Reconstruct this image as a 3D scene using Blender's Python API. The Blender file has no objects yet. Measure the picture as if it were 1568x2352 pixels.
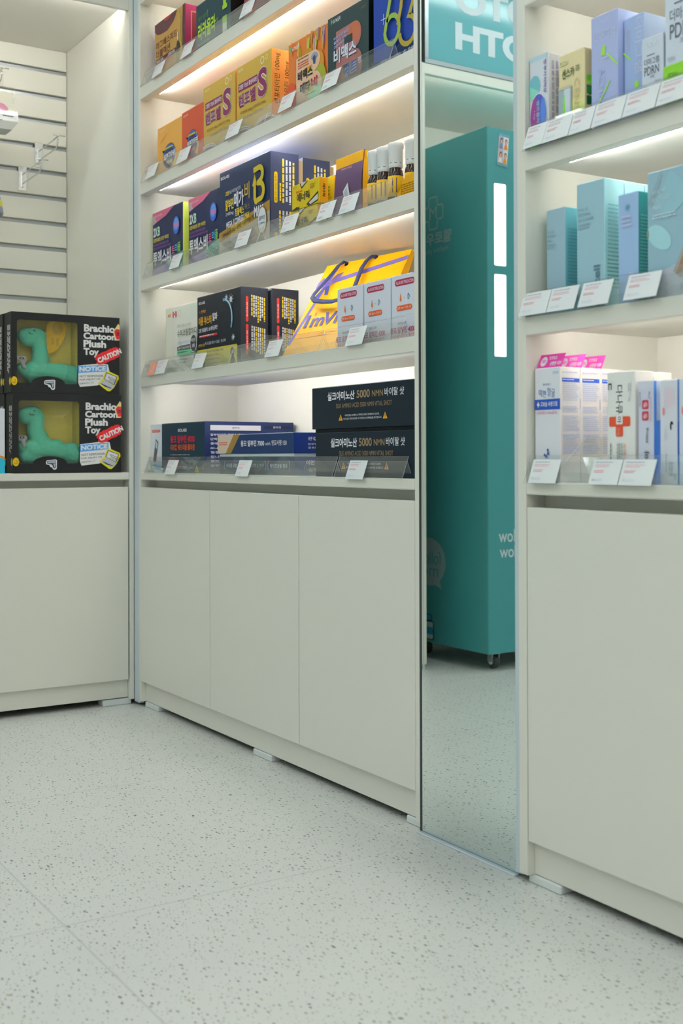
import bpy, bmesh, math, random
from mathutils import Vector, Matrix
random.seed(7)
S = bpy.context.scene
COL = S.collection
PI = math.pi

# ------------------------------------------------------------------ camera
F_PX, PPY, YAW, PITCH, ROLL = 2728.61, 1033.46, -1.00516, 0.006034, -0.002689
CAM = Vector((4.07322, -1.71352, 0.91384))
fw0 = Vector((math.sin(YAW), math.cos(YAW), 0)); rt = Vector((math.cos(YAW), -math.sin(YAW), 0)); up0 = Vector((0, 0, 1))
fwd = fw0 * math.cos(PITCH) + up0 * math.sin(PITCH)
upv = -fw0 * math.sin(PITCH) + up0 * math.cos(PITCH)
dn = -upv
R2 = rt * math.cos(ROLL) - dn * math.sin(ROLL)
D2 = rt * math.sin(ROLL) + dn * math.cos(ROLL)
cd = bpy.data.cameras.new('camera'); co = bpy.data.objects.new('camera', cd); COL.objects.link(co)
m3 = Matrix((R2, -D2, -fwd)).transposed()
co.matrix_world = Matrix.Translation(CAM) @ m3.to_4x4()
cd.sensor_fit = 'VERTICAL'; cd.sensor_height = 36.0; cd.sensor_width = 24.0
cd.lens = 36.0 * F_PX / 2352.0
cd.shift_y = -(1176 - PPY) / 2352.0
cd.clip_start = 0.05
cd.dof.use_dof = True; cd.dof.focus_distance = 3.35; cd.dof.aperture_fstop = 4.0
S.camera = co

# ------------------------------------------------------------------ world, exposure
S.view_settings.view_transform = 'Standard'; S.view_settings.look = 'None'
S.view_settings.exposure = 0.0; S.view_settings.gamma = 1.0; S.view_settings.use_curve_mapping = False
w = bpy.data.worlds.new('world'); S.world = w; w.use_nodes = True
w.node_tree.nodes['Background'].inputs[0].default_value = (0.92, 1.0, 0.98, 1)
w.node_tree.nodes['Background'].inputs[1].default_value = 0.3
S.cycles.use_denoising = True
S.cycles.max_bounces = 9; S.cycles.diffuse_bounces = 4; S.cycles.glossy_bounces = 3; S.cycles.adaptive_threshold = 0.015
S.cycles.transparent_max_bounces = 18; S.cycles.transmission_bounces = 4
S.cycles.caustics_reflective = False; S.cycles.caustics_refractive = False
CEIL_Z = 3.24
LAMP_E, LED_E, PANEL_E = 13.5, 80.0, 1.0
LAMP_C = (0.93, 1.0, 1.0); LED_C = (1.0, 0.965, 0.89)
K = 0.60           # light on an average surface: photographed colour / K = surface colour

# ------------------------------------------------------------------ materials
def lin(h):
    h = h.lstrip('#'); o = []
    for i in (0, 2, 4):
        c = int(h[i:i + 2], 16) / 255
        o.append(c / 12.92 if c <= 0.04045 else ((c + 0.055) / 1.055) ** 2.4)
    return o
MATS = {}
def pm(name, rgb, rough=0.5, metal=0.0, spec=0.5, emit=None, es=0.0):
    m = bpy.data.materials.new(name); m.use_nodes = True
    b = m.node_tree.nodes['Principled BSDF']
    b.inputs['Base Color'].default_value = (*rgb, 1); b.inputs['Roughness'].default_value = rough
    b.inputs['Metallic'].default_value = metal; b.inputs['Specular IOR Level'].default_value = spec
    if emit:
        b.inputs['Emission Color'].default_value = (*emit, 1); b.inputs['Emission Strength'].default_value = es
    return m
KCUR = [K]
KS = {'A': .76, 'B': .76, 'C': .70, 'D': .56, 'E': .62, 'c': .53, 'd': .66, 'e': .56}
TINT = (0.955, 1.0, 0.97)
def C(h, rough=0.42, k=None):
    """printed carton colour, given as it looks in the photograph"""
    k = k or KCUR[0]; key = (h, rough, k)
    if key not in MATS:
        rgb = [max(c - 0.008, 0.1 * c) / k / t for c, t in zip(lin(h), TINT)]; q = min(1.0, 0.87 / max(rgb)); rgb = [c * q for c in rgb]
        MATS[key] = pm('print_' + h.lstrip('#'), rgb, rough, spec=0.25)
    return MATS[key]
def noise_bump(m, scale, strength, detail=3.0):
    nt = m.node_tree; b = nt.nodes['Principled BSDF']
    t = nt.nodes.new('ShaderNodeTexNoise'); t.inputs['Scale'].default_value = scale; t.inputs['Detail'].default_value = detail
    g = nt.nodes.new('ShaderNodeNewGeometry'); nt.links.new(g.outputs['Position'], t.inputs['Vector'])
    bp = nt.nodes.new('ShaderNodeBump'); bp.inputs['Strength'].default_value = strength; bp.inputs['Distance'].default_value = 0.002
    nt.links.new(t.outputs['Fac'], bp.inputs['Height']); nt.links.new(bp.outputs['Normal'], b.inputs['Normal'])
    return m
LAM = noise_bump(pm('white_laminate', (0.79, 0.785, 0.712), 0.33, spec=0.5), 240, 0.03)
LAMI = pm('satin_laminate_inside', (0.84, 0.825, 0.77), 0.34)
WALLM = noise_bump(pm('wall_paint', (0.78, 0.78, 0.73), 0.7), 90, 0.05)
CEILM = noise_bump(pm('ceiling_paint', (0.80, 0.80, 0.77), 0.8), 60, 0.05)
PVC = pm('pale_blue_film', (0.60, 0.68, 0.74), 0.35)
PAD = pm('white_plastic', (0.74, 0.78, 0.78), 0.4)
DARK = pm('gap_shade', (0.035, 0.045, 0.05), 0.4)
CHROME = pm('chrome', (0.75, 0.76, 0.77), 0.16, 1.0)
ALU = pm('brushed_aluminium', (0.42, 0.46, 0.49), 0.35, 1.0)
GLASSEDGE = pm('mirror_glass_edge', (0.30, 0.43, 0.41), 0.12)
MIRROR = pm('mirror_silver', (0.84, 0.905, 0.885), 0.0, 1.0)
LEDM = pm('led_strip_light', (0.8, 0.8, 0.8), 0.5, emit=LED_C, es=LED_E)
LAMPM = pm('ceiling_lamp_light', (0.8, 0.8, 0.8), 0.5, emit=LAMP_C, es=LAMP_E)
PANELM = pm('lit_panel', (0.9, 0.9, 0.9), 0.4, emit=(1, 1, 1), es=PANEL_E * 1.6)
CARD = pm('card_paper', (0.80, 0.84, 0.86), 0.45)
KRAFT = pm('kraft_board', (0.52, 0.38, 0.24), 0.7)
PLUSH = noise_bump(pm('green_plush', (0.10, 0.50, 0.34), 0.85, spec=0.2), 420, 0.5, 4)
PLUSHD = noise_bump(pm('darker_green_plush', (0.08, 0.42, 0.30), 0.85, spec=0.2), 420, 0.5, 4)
GREYF = noise_bump(pm('grey_felt', (0.33, 0.33, 0.34), 0.8), 400, 0.3)

def mixmat(name, tint, gloss, rough, haze, hazecol):
    m = bpy.data.materials.new(name); m.use_nodes = True; nt = m.node_tree; nt.nodes.clear()
    out = nt.nodes.new('ShaderNodeOutputMaterial')
    tr = nt.nodes.new('ShaderNodeBsdfTransparent'); tr.inputs[0].default_value = (*tint, 1)
    gl = nt.nodes.new('ShaderNodeBsdfGlossy'); gl.inputs['Roughness'].default_value = rough
    df = nt.nodes.new('ShaderNodeBsdfDiffuse'); df.inputs[0].default_value = (*hazecol, 1)
    lw = nt.nodes.new('ShaderNodeLayerWeight'); lw.inputs['Blend'].default_value = 0.5
    pw = nt.nodes.new('ShaderNodeMath'); pw.operation = 'POWER'; nt.links.new(lw.outputs['Facing'], pw.inputs[0]); pw.inputs[1].default_value = 4.0
    fr = nt.nodes.new('ShaderNodeMath'); fr.operation = 'MULTIPLY_ADD'; nt.links.new(pw.outputs[0], fr.inputs[0]); fr.inputs[1].default_value = 0.5; fr.inputs[2].default_value = gloss
    m1 = nt.nodes.new('ShaderNodeMixShader'); m1.inputs[0].default_value = haze
    m2 = nt.nodes.new('ShaderNodeMixShader')
    nt.links.new(tr.outputs[0], m1.inputs[1]); nt.links.new(df.outputs[0], m1.inputs[2])
    nt.links.new(fr.outputs[0], m2.inputs[0]); nt.links.new(m1.outputs[0], m2.inputs[1]); nt.links.new(gl.outputs[0], m2.inputs[2])
    nt.links.new(m2.outputs[0], out.inputs[0])
    return m
ACR = mixmat('clear_acrylic', (0.985, 0.993, 0.99), 0.025, 0.04, 0.035, (0.9, 0.94, 0.94))
ACRE = mixmat('acrylic_edge', (0.9, 0.95, 0.94), 0.05, 0.1, 0.62, (0.82, 0.86, 0.84))
FILM = mixmat('clear_film', (0.985, 0.985, 0.96), 0.04, 0.06, 0.02, (0.9, 0.9, 0.85))
WRINK = FILM.copy(); WRINK.name = 'wrinkled_film'
nt = WRINK.node_tree
for n in list(nt.nodes):
    if n.type == 'BSDF_GLOSSY':
        tn = nt.nodes.new('ShaderNodeTexNoise'); tn.inputs['Scale'].default_value = 14; tn.inputs['Distortion'].default_value = 1.2
        gg = nt.nodes.new('ShaderNodeNewGeometry'); nt.links.new(gg.outputs['Position'], tn.inputs['Vector'])
        bb = nt.nodes.new('ShaderNodeBump'); bb.inputs['Strength'].default_value = 0.8; bb.inputs['Distance'].default_value = 0.03
        nt.links.new(tn.outputs['Fac'], bb.inputs['Height']); nt.links.new(bb.outputs['Normal'], n.inputs['Normal'])
TEAL = pm('teal_vinyl', (0.06, 0.335, 0.355), 0.3)
TEALS = pm('teal_sign_face', (0.16, 0.45, 0.50), 0.12)
WHITEV = pm('white_vinyl', (0.62, 0.70, 0.74), 0.4)
GREYV = pm('grey_white_vinyl', (0.30, 0.42, 0.44), 0.4)

def floor_mat():
    m = pm('speckled_vinyl_floor', (0.72, 0.72, 0.68), 0.32, spec=0.45); nt = m.node_tree; N = nt.nodes; L = nt.links
    b = N['Principled BSDF']
    g = N.new('ShaderNodeNewGeometry')
    def math_(op, a, bb=None, clamp=False):
        n = N.new('ShaderNodeMath'); n.operation = op; n.use_clamp = clamp
        for i, vv in enumerate((a, bb)):
            if vv is None: continue
            if isinstance(vv, (int, float)): n.inputs[i].default_value = vv
            else: L.new(vv, n.inputs[i])
        return n.outputs[0]
    def mixc(fac, c1, c2):
        n = N.new('ShaderNodeMix'); n.data_type = 'RGBA'
        L.new(fac, n.inputs[0])
        for i, vv in ((6, c1), (7, c2)):
            if isinstance(vv, tuple): n.inputs[i].default_value = (*vv, 1)
            else: L.new(vv, n.inputs[i])
        return n.outputs[2]
    base = (0.715, 0.72, 0.675)
    cl = N.new('ShaderNodeTexNoise'); cl.inputs['Scale'].default_value = 3.0; L.new(g.outputs['Position'], cl.inputs['Vector'])
    cr = N.new('ShaderNodeValToRGB'); cr.color_ramp.elements[0].color = (0.71, 0.72, 0.69, 1); cr.color_ramp.elements[1].color = (0.77, 0.78, 0.75, 1)
    L.new(cl.outputs['Fac'], cr.inputs[0]); col = cr.outputs[0]
    nz = N.new('ShaderNodeTexNoise'); nz.inputs['Scale'].default_value = 55; L.new(g.outputs['Position'], nz.inputs['Vector'])
    for (sc, rot, thr, keep, c_a, c_b, amt) in ((74, 0.5, 0.22, 0.46, (0.10, 0.13, 0.13), (0.34, 0.36, 0.32), 0.92),
                                               (120, 0.7, 0.22, 0.52, (0.26, 0.29, 0.27), (0.46, 0.46, 0.38), 0.9),
                                               (66, 0.3, 0.2, 0.12, (0.45, 0.30, 0.12), (0.55, 0.46, 0.30), 0.8),
                                               (46, 0.6, 0.15, 0.14, (0.05, 0.085, 0.09), (0.30, 0.33, 0.30), 0.9)):
        mp = N.new('ShaderNodeMapping'); mp.inputs['Rotation'].default_value = (0, 0, rot); mp.inputs['Scale'].default_value = (sc * 0.62, sc * 1.25, 1)
        mp.inputs['Location'].default_value = (sc * 0.37, sc * 0.11, 0)
        L.new(g.outputs['Position'], mp.inputs['Vector'])
        ad = N.new('ShaderNodeVectorMath'); ad.operation = 'MULTIPLY_ADD'; L.new(nz.outputs['Color'], ad.inputs[0])
        ad.inputs[1].default_value = (0.35, 0.35, 0); L.new(mp.outputs[0], ad.inputs[2])
        v = N.new('ShaderNodeTexVoronoi'); v.voronoi_dimensions = '2D'; v.inputs['Scale'].default_value = 1.0; L.new(ad.outputs[0], v.inputs['Vector'])
        sp = N.new('ShaderNodeSeparateColor'); L.new(v.outputs['Color'], sp.inputs[0])
        size = math_('MULTIPLY', sp.outputs[1], thr)
        inside = math_('LESS_THAN', v.outputs['Distance'], size)
        keepm = math_('LESS_THAN', sp.outputs[0], keep)
        fac = math_('MULTIPLY', math_('MULTIPLY', inside, keepm), amt)
        cc = mixc(sp.outputs[2], c_a, c_b)
        col = mixc(fac, col, cc)
    sx = N.new('ShaderNodeSeparateXYZ'); L.new(g.outputs['Position'], sx.inputs[0])
    def joint(o, off, pitch):
        t = math_('FRACT', math_('DIVIDE', math_('ADD', o, -off + pitch * 40), pitch))
        d = math_('MULTIPLY', math_('MINIMUM', t, math_('SUBTRACT', 1.0, t)), pitch)
        return math_('LESS_THAN', d, 0.0021)
    jx = joint(sx.outputs[0], 1.82, 0.88); jy = joint(sx.outputs[1], -0.05, 0.876); j = math_('MAXIMUM', jx, jy)
    near = math_('GREATER_THAN', sx.outputs[1], -0.3)
    col = mixc(math_('MULTIPLY', j, 0.6), col, mixc(near, (0.50, 0.53, 0.51), (0.82, 0.85, 0.85)))
    L.new(col, b.inputs['Base Color'])
    bn = N.new('ShaderNodeBump'); bn.inputs['Strength'].default_value = 0.25; bn.inputs['Distance'].default_value = 0.001
    L.new(math_('SUBTRACT', 1.0, j), bn.inputs['Height']); L.new(bn.outputs[0], b.inputs['Normal'])
    return m
FLOORM = floor_mat()

# ------------------------------------------------------------------ mesh helpers
GL = {}
def glyphs(s, off):
    key = (s, off)
    if key in GL: return GL[key]
    c = bpy.data.curves.new('t', 'FONT'); c.body = s; c.resolution_u = 4; c.offset = off
    o = bpy.data.objects.new('t', c); COL.objects.link(o)
    m = bpy.data.meshes.new_from_object(o)
    vs = [(v.co.x, v.co.y) for v in m.vertices]; fs = [tuple(p.vertices) for p in m.polygons]
    bpy.data.objects.remove(o); bpy.data.curves.remove(c); bpy.data.meshes.remove(m)
    x0 = min(v[0] for v in vs); x1 = max(v[0] for v in vs); y0 = min(v[1] for v in vs); y1 = max(v[1] for v in vs)
    vs = [((x - x0) / (x1 - x0), (y - y0) / max(y1 - y0, 1e-6)) for x, y in vs]
    GL[key] = (vs, fs, (x1 - x0) / max(y1 - y0, 1e-6)); return GL[key]

class MB:
    def __init__(s): s.v = []; s.f = []; s.m = []; s.mats = []; s.sm = []
    def mi(s, m):
        if m not in s.mats: s.mats.append(m)
        return s.mats.index(m)
    def add(s, vs, fs, m, smooth=False):
        o = len(s.v); s.v += [tuple(v) for v in vs]; i = s.mi(m) if not isinstance(m, list) else None
        for k, f in enumerate(fs):
            s.f.append(tuple(o + a for a in f)); s.m.append(i if i is not None else s.mi(m[k])); s.sm.append(smooth)
        return s
    def box(s, x0, x1, y0, y1, z0, z1, m, c=0.0, faces=None):
        """box, edges chamfered by c; faces: dict of material per side f(-y) r(+x) l(-x) k(+y) t(+z) b(-z)"""
        F = faces or {}
        g = lambda k: F.get(k, m)
        if c <= 0:
            vs = [(x, y, z) for z in (z0, z1) for y in (y0, y1) for x in (x0, x1)]
            return s.add(vs, [(0, 1, 5, 4), (1, 3, 7, 5), (3, 2, 6, 7), (2, 0, 4, 6), (4, 5, 7, 6), (2, 3, 1, 0)], [g('f'), g('r'), g('k'), g('l'), g('t'), g('b')])
        bm = bmesh.new(); bmesh.ops.create_cube(bm, size=1)
        for v in bm.verts:
            v.co = Vector((x0 + (v.co.x + .5) * (x1 - x0), y0 + (v.co.y + .5) * (y1 - y0), z0 + (v.co.z + .5) * (z1 - z0)))
        bmesh.ops.bevel(bm, geom=bm.edges[:], offset=c, segments=1, affect='EDGES')
        bm.normal_update(); vs = [v.co.copy() for v in bm.verts]; fs = []; ms = []
        bm.verts.index_update()
        for f in bm.faces:
            n = f.normal; ax = max(range(3), key=lambda i: abs(n[i])); key = ('l', 'r') if ax == 0 else ('f', 'k') if ax == 1 else ('b', 't')
            fs.append(tuple(v.index for v in f.verts)); ms.append(g(key[1] if n[ax] > 0 else key[0]))
        bm.free(); return s.add(vs, fs, ms)
    def hexa(s, c8, m):
        """8 corners: bottom 4 (ccw), top 4"""
        return s.add(c8, [(3, 2, 1, 0), (4, 5, 6, 7), (0, 1, 5, 4), (1, 2, 6, 5), (2, 3, 7, 6), (3, 0, 4, 7)], m)
    def tube(s, pts, r, m, n=8, caps=True):
        pts = [Vector(p) for p in pts]; vs = []; fs = []
        for i, p in enumerate(pts):
            t = (pts[min(i + 1, len(pts) - 1)] - pts[max(i - 1, 0)]).normalized()
            a = t.orthogonal().normalized() if i == 0 else (a - t * a.dot(t)).normalized()
            b = t.cross(a)
            for k in range(n):
                q = 2 * PI * k / n; vs.append(p + a * (r * math.cos(q)) + b * (r * math.sin(q)))
        for i in range(len(pts) - 1):
            for k in range(n):
                fs.append((i * n + k, i * n + (k + 1) % n, (i + 1) * n + (k + 1) % n, (i + 1) * n + k))
        if caps: fs += [tuple(range(n - 1, -1, -1)), tuple((len(pts) - 1) * n + k for k in range(n))]
        return s.add(vs, fs, m, True)
    def lathe(s, prof, m, n=28, cx=0, cy=0, axis='z'):
        vs = []; fs = []
        for r, z in prof:
            for k in range(n):
                q = 2 * PI * k / n
                if axis == 'z': vs.append((cx + r * math.cos(q), cy + r * math.sin(q), z))
                else: vs.append((cx + r * math.cos(q), z, cy + r * math.sin(q)))
        for i in range(len(prof) - 1):
            for k in range(n): fs.append((i * n + k, i * n + (k + 1) % n, (i + 1) * n + (k + 1) % n, (i + 1) * n + k))
        return s.add(vs, fs, m, True)
    def build(s, name, parent=None, loc=None, rot=None):
        me = bpy.data.meshes.new(name); me.from_pydata(s.v, [], s.f)
        for m in s.mats: me.materials.append(m)
        me.polygons.foreach_set('material_index', s.m); me.polygons.foreach_set('use_smooth', s.sm); me.update()
        o = bpy.data.objects.new(name, me); COL.objects.link(o)
        if parent: o.parent = parent
        if loc: o.location = loc
        if rot: o.rotation_euler = rot
        return o

class Face:
    """flat printing on one side of a carton; a across 0..1, b up 0..1"""
    def __init__(s, mb, o, u, v, W, H, lift=0.0003):
        s.mb = mb; s.o = Vector(o); s.u = Vector(u); s.v = Vector(v); s.W = W; s.H = H; s.n = s.u.cross(s.v).normalized(); s.l = 0; s.lift = lift
    def p(s, a, b, l=None): return s.o + s.u * (a * s.W) + s.v * (b * s.H) + s.n * (s.lift + 0.00016 * (s.l if l is None else l))
    def poly(s, pts, m):
        s.l += 1; s.mb.add([s.p(a, b) for a, b in pts], [tuple(range(len(pts)))], m); return s
    def rect(s, a0, b0, a1, b1, m, sh=0.0): return s.poly([(a0, b0), (a1, b0 + sh), (a1, b1 + sh), (a0, b1)], m)
    def ell(s, a, b, ra, rb, m, n=28, q0=0, q1=2 * PI):
        return s.poly([(a + ra * math.cos(q0 + (q1 - q0) * k / n), b + rb * math.sin(q0 + (q1 - q0) * k / n)) for k in range(n)], m)
    def ring(s, a, b, ra, rb, t, m, n=32, q0=0, q1=2 * PI):
        s.l += 1; vs = []; ta = t / s.W; tb = t / s.H
        for k in range(n + 1):
            q = q0 + (q1 - q0) * k / n
            vs += [s.p(a + ra * math.cos(q), b + rb * math.sin(q)), s.p(a + (ra - ta) * math.cos(q), b + (rb - tb) * math.sin(q))]
        s.mb.add(vs, [(2 * k, 2 * k + 2, 2 * k + 3, 2 * k + 1) for k in range(n)], m); return s
    def rrect(s, a0, b0, a1, b1, m, r=None):
        r = r or 0.5 * min((a1 - a0) * s.W, (b1 - b0) * s.H); ra = r / s.W; rb = r / s.H; pts = []
        for (ca, cb, q) in ((a1 - ra, b0 + rb, -PI / 2), (a1 - ra, b1 - rb, 0), (a0 + ra, b1 - rb, PI / 2), (a0 + ra, b0 + rb, PI)):
            pts += [(ca + ra * math.cos(q + k * PI / 12), cb + rb * math.sin(q + k * PI / 12)) for k in range(7)]
        return s.poly(pts, m)
    def stroke(s, pts, t, m):
        """flat line of width t (metres) along pts"""
        s.l += 1; P = [Vector((a * s.W, b * s.H)) for a, b in pts]; vs = []
        for i, q in enumerate(P):
            d = (P[min(i + 1, len(P) - 1)] - P[max(i - 1, 0)]).normalized(); nn = Vector((-d.y, d.x)) * t / 2
            for k in (q + nn, q - nn): vs.append(s.p(k.x / s.W, k.y / s.H))
        s.mb.add(vs, [(2 * i, 2 * i + 1, 2 * i + 3, 2 * i + 2) for i in range(len(P) - 1)], m); return s
    def text(s, t, a0, b0, a1, b1, m, bold=0.02, rot=0, sh=0.0):
        s.l += 1; vs, fs, _ = glyphs(t, bold); out = []
        for x, y in vs:
            if rot == 0: a, b = a0 + (a1 - a0) * x, b0 + (b1 - b0) * y + sh * x
            elif rot == -90: a, b = a0 + (a1 - a0) * y, b1 - (b1 - b0) * x
            elif rot == 90: a, b = a0 + (a1 - a0) * (1 - y), b0 + (b1 - b0) * x
            else: a, b = a1 - (a1 - a0) * x, b1 - (b1 - b0) * y
            out.append(s.p(a, b))
        s.mb.add(out, fs, m); return s
    def ttext(s, t, a, b, h, m, ang=0.0, bold=0.02, asp=1.0, align=0.0):
        """text of height h (metres), turned by ang, starting at (a,b)"""
        s.l += 1; vs, fs, r = glyphs(t, bold); wd = h * r * asp; ca, sa = math.cos(ang), math.sin(ang); out = []
        for x, y in vs:
            X = (x - align) * wd; Y = y * h; out.append(s.p(a + (X * ca - Y * sa) / s.W, b + (X * sa + Y * ca) / s.H))
        s.mb.add(out, fs, m); return s
    def lines(s, a0, b0, a1, b1, n, m, vert=False, fill=0.55, seed=0):
        """rows of print too small to read"""
        rnd = random.Random(seed + int(1000 * (a0 + b0))); s.l += 1
        for i in range(n):
            if not vert:
                bh = (b1 - b0) / n; y1 = b1 - bh * i; y0 = y1 - bh * fill; x = a0; end = a1 - (a1 - a0) * rnd.random() * 0.25
                while x < end:
                    wd = (a1 - a0) * (0.05 + 0.13 * rnd.random()); s.mb.add([s.p(x, y0), s.p(min(x + wd, end), y0), s.p(min(x + wd, end), y1), s.p(x, y1)], [(0, 1, 2, 3)], m); x += wd + (a1 - a0) * 0.025
            else:
                bw = (a1 - a0) / n; x1 = a1 - bw * i; x0 = x1 - bw * fill; y = b1; end = b0 + (b1 - b0) * rnd.random() * 0.25
                while y > end:
                    hd = (b1 - b0) * (0.05 + 0.13 * rnd.random()); yy = max(y - hd, end); s.mb.add([s.p(x0, yy), s.p(x1, yy), s.p(x1, y), s.p(x0, y)], [(0, 1, 2, 3)], m); y = yy - (b1 - b0) * 0.025
        return s

def tag(o, label=None, cat=None, group=None, kind=None):
    if label: o['label'] = label
    if cat: o['category'] = cat
    if group: o['group'] = group
    if kind: o['kind'] = kind
    return o
def empty(name, loc, label=None, cat=None, group=None, kind=None, rz=0):
    o = bpy.data.objects.new(name, None); COL.objects.link(o); o.location = loc; o.rotation_euler = (0, 0, rz); o.empty_display_size = 0.05
    return tag(o, label, cat, group, kind)
def struct(mb, name): return tag(mb.build(name), kind='structure')
def dup(root, loc, label=None, group=None, rz=None):
    r = root.copy(); COL.objects.link(r); r.location = loc
    if rz is not None: r.rotation_euler = (0, 0, rz)
    if label: r['label'] = label
    if group: r['group'] = group
    for ch in list(root.children):
        c = ch.copy(); COL.objects.link(c); c.parent = r
        for g in ch.children:
            d = g.copy(); COL.objects.link(d); d.parent = c
    return r

# ------------------------------------------------------------------ the room
XF = -0.0615                    # front of the left-hand units
b = MB(); b.add([(-1.0, -4.6, 0), (6.6, -4.6, 0), (6.6, 0.5, 0), (-1.0, 0.5, 0), (-1.0, -4.6, -.05), (6.6, -4.6, -.05), (6.6, 0.5, -.05), (-1.0, 0.5, -.05)],
                [(0, 1, 2, 3), (7, 6, 5, 4)], FLOORM); struct(b, 'floor')
b = MB(); b.box(-1.0, 6.6, -4.6, 0.5, CEIL_Z, CEIL_Z + .05, CEILM); struct(b, 'ceiling')
b = MB(); b.box(-0.9, 6.6, 0.43, 0.5, 0, CEIL_Z, WALLM); struct(b, 'wall_back')
b = MB(); b.box(-1.0, -0.82, -4.6, 0.5, 0, CEIL_Z, WALLM); struct(b, 'wall_left')
b = MB(); b.box(6.6, 6.7, -4.6, 0.5, 0, CEIL_Z, WALLM); struct(b, 'wall_right')
b = MB(); b.box(-1.0, 6.7, -4.7, -4.6, 0, CEIL_Z, WALLM); struct(b, 'wall_front')
lamp0 = None
for i, x in enumerate((0.5, 2.3, 4.1, 5.8)):
    if lamp0 is None:
        t = empty('ceiling_lamp', (x, -2.4, CEIL_Z), 'long linear ceiling lamp nearest the photo booth sign', 'ceiling light', 'linear lamps on the ceiling')
        b = MB(); b.box(-.085, .085, -1.85, 1.85, -.035, 0, PAD, .004); b.build('housing', t)
        b = MB(); b.box(-.07, .07, -1.83, 1.83, -.041, -.0345, LAMPM); b.build('diffuser', t); lamp0 = t
    else: dup(lamp0, (x, -2.4, CEIL_Z), ('', 'long linear ceiling lamp in front of the vitamin shelves', 'long linear ceiling lamp over the middle of the shop floor', 'long linear ceiling lamp nearest the right wall')[i])

# ------------------------------------------------------------------ tall shelving cabinets
ZA, ZB, ZC, ZD, ZE = 2.2727, 1.9196, 1.5663, 1.2104, 0.86
LEV = [(2.62, 2.579), (ZA, 2.2284), (ZB, 1.8783), (ZC, 1.5254), (ZD, 1.1731)]
TOPZ = 2.98
def cabinet(name, label, X0, X1, yf, pl, pr, doors, pads, levels, glass=None):
    """open shelving over a base with doors; X0..X1 inside, front at yf"""
    t = empty(name, ((X0 + X1) / 2, yf, 0), label, 'shelving cabinet', 'white shelving cabinets'); ox, oy = (X0 + X1) / 2, yf
    W = MB
    def bx(m, x0, x1, y0, y1, z0, z1, mt, c=.0008): return m.box(x0 - ox, x1 - ox, y0, y1, z0, z1, mt, c)
    D = 0.40
    bx(W(), X0 - pl, X0, 0, D + .01, .02, TOPZ, LAM, .001).build('side_panel', t); bx(W(), X1, X1 + pr, 0, D + .01, .02, TOPZ, LAM, .001).build('side_panel', t)
    bx(W(), X0, X1, D, D + .012, .03, TOPZ, LAMI).build('back_panel', t)
    bx(W(), X0, X1, 0, .018, 2.62, TOPZ, LAM).build('header_panel', t)
    for z1, z0 in levels:
        m = W(); bx(m, X0, X1, .018, D, z0 + .015, z1, LAMI, 0); bx(m, X0, X1, 0, .0182, z0, z1, LAM, .0008)
        s = m.build('shelf', t)
        m = W(); bx(m, X0 + .004, X1 - .004, .0184, .034, z0 + .0008, z0 + .0149, LAM, .0005); m.build('led_housing', s)
        m = W(); bx(m, X0 + .10, X1 - .05, .0341, .0352, z0 + .0012, z0 + .0098, LEDM, 0); m.build('led_strip', s)
    m = W(); bx(m, X0, X1, 0, D, .8326, ZE, LAM, .0025); m.build('counter', t)
    m = W(); bx(m, X0, X1, .055, .072, .772, .8326, LAM, 0); bx(m, X0, X1, .05, .3, .70, .77, LAM, 0); m.build('front_rail', t)
    for i, (a, c) in enumerate(doors):
        m = W(); bx(m, a + .002, c - .002, 0, .018, .0944, .8058, LAM, .0015); m.build('cabinet_door', t)
    bx(W(), X0, X1, .02, .036, .021, .12, LAM).build('toe_kick', t)
    for a, c in pads:
        bx(W(), a, c, .0165, .07, 0, .0195, PAD, .003).build('levelling_pad', t)
    if glass:
        m = W(); m.lathe([(0.001, 0.03), (.007, .03), (.007, .012), (.010, .004), (.009, 0), (.001, 0)], ACR, 20, glass - ox, .036); m.build('clear_foot', t)
    return t
cabinet('shelving_cabinet', 'white shelving cabinet with three doors and lit shelves of vitamin boxes left of the mirror', 0, 1.7085, 0.0, .0165, .0175,
        [(0, .5704), (.5704, 1.1435), (1.1435, 1.7085)], [(.0, .113), (.835, .95), (1.645, 1.715)], LEV)
rc = cabinet('shelving_cabinet', 'white shelving cabinet with lit shelves of skincare boxes right of the mirror', 2.1416, 3.30, -0.0205, .026, .02,
        [(2.1416, 2.72), (2.72, 3.30)], [(2.125, 2.225), (3.0, 3.1)], LEV, glass=2.46)
b = MB(); b.box(2.091 - 2.7208, 2.115 - 2.7208, .009, .03, .012, TOPZ, PVC, .003); b.build('filler_strip', rc)
# corner filler between the two runs
b = MB(); b.box(XF + .0008, -.0168, -.0003, .02, .012, TOPZ, PVC, .002); tag(b.build('trim_1'), kind='structure')

# mirror between the cabinets
t = empty('wall_mirror', (1.911, 0, 0), 'tall frameless wall mirror standing on the floor between the two shelving cabinets', 'mirror')
b = MB(); b.add([(-.1765, .001, .006), (.1775, .001, .006), (.1775, .001, TOPZ), (-.1765, .001, TOPZ)], [(0, 1, 2, 3)], MIRROR); b.build('mirror_glass', t)
b = MB(); b.box(-.177, .178, .0013, .0065, .004, TOPZ, GLASSEDGE); b.build('glass_edge', t)
b = MB(); b.box(-.1845, -.1775, .0, .006, .004, TOPZ, DARK); b.build('edge_gap_shade', t)  # dark-coloured strip standing in for the shaded gap beside the glass
b = MB(); b.box(-.184, .2, .007, .02, .02, TOPZ, WALLM); b.build('backing_board', t)
b = MB(); b.box(-.184, .178, -.012, .0005, 0, .005, PVC, .0015); b.build('floor_bead', t)

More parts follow.
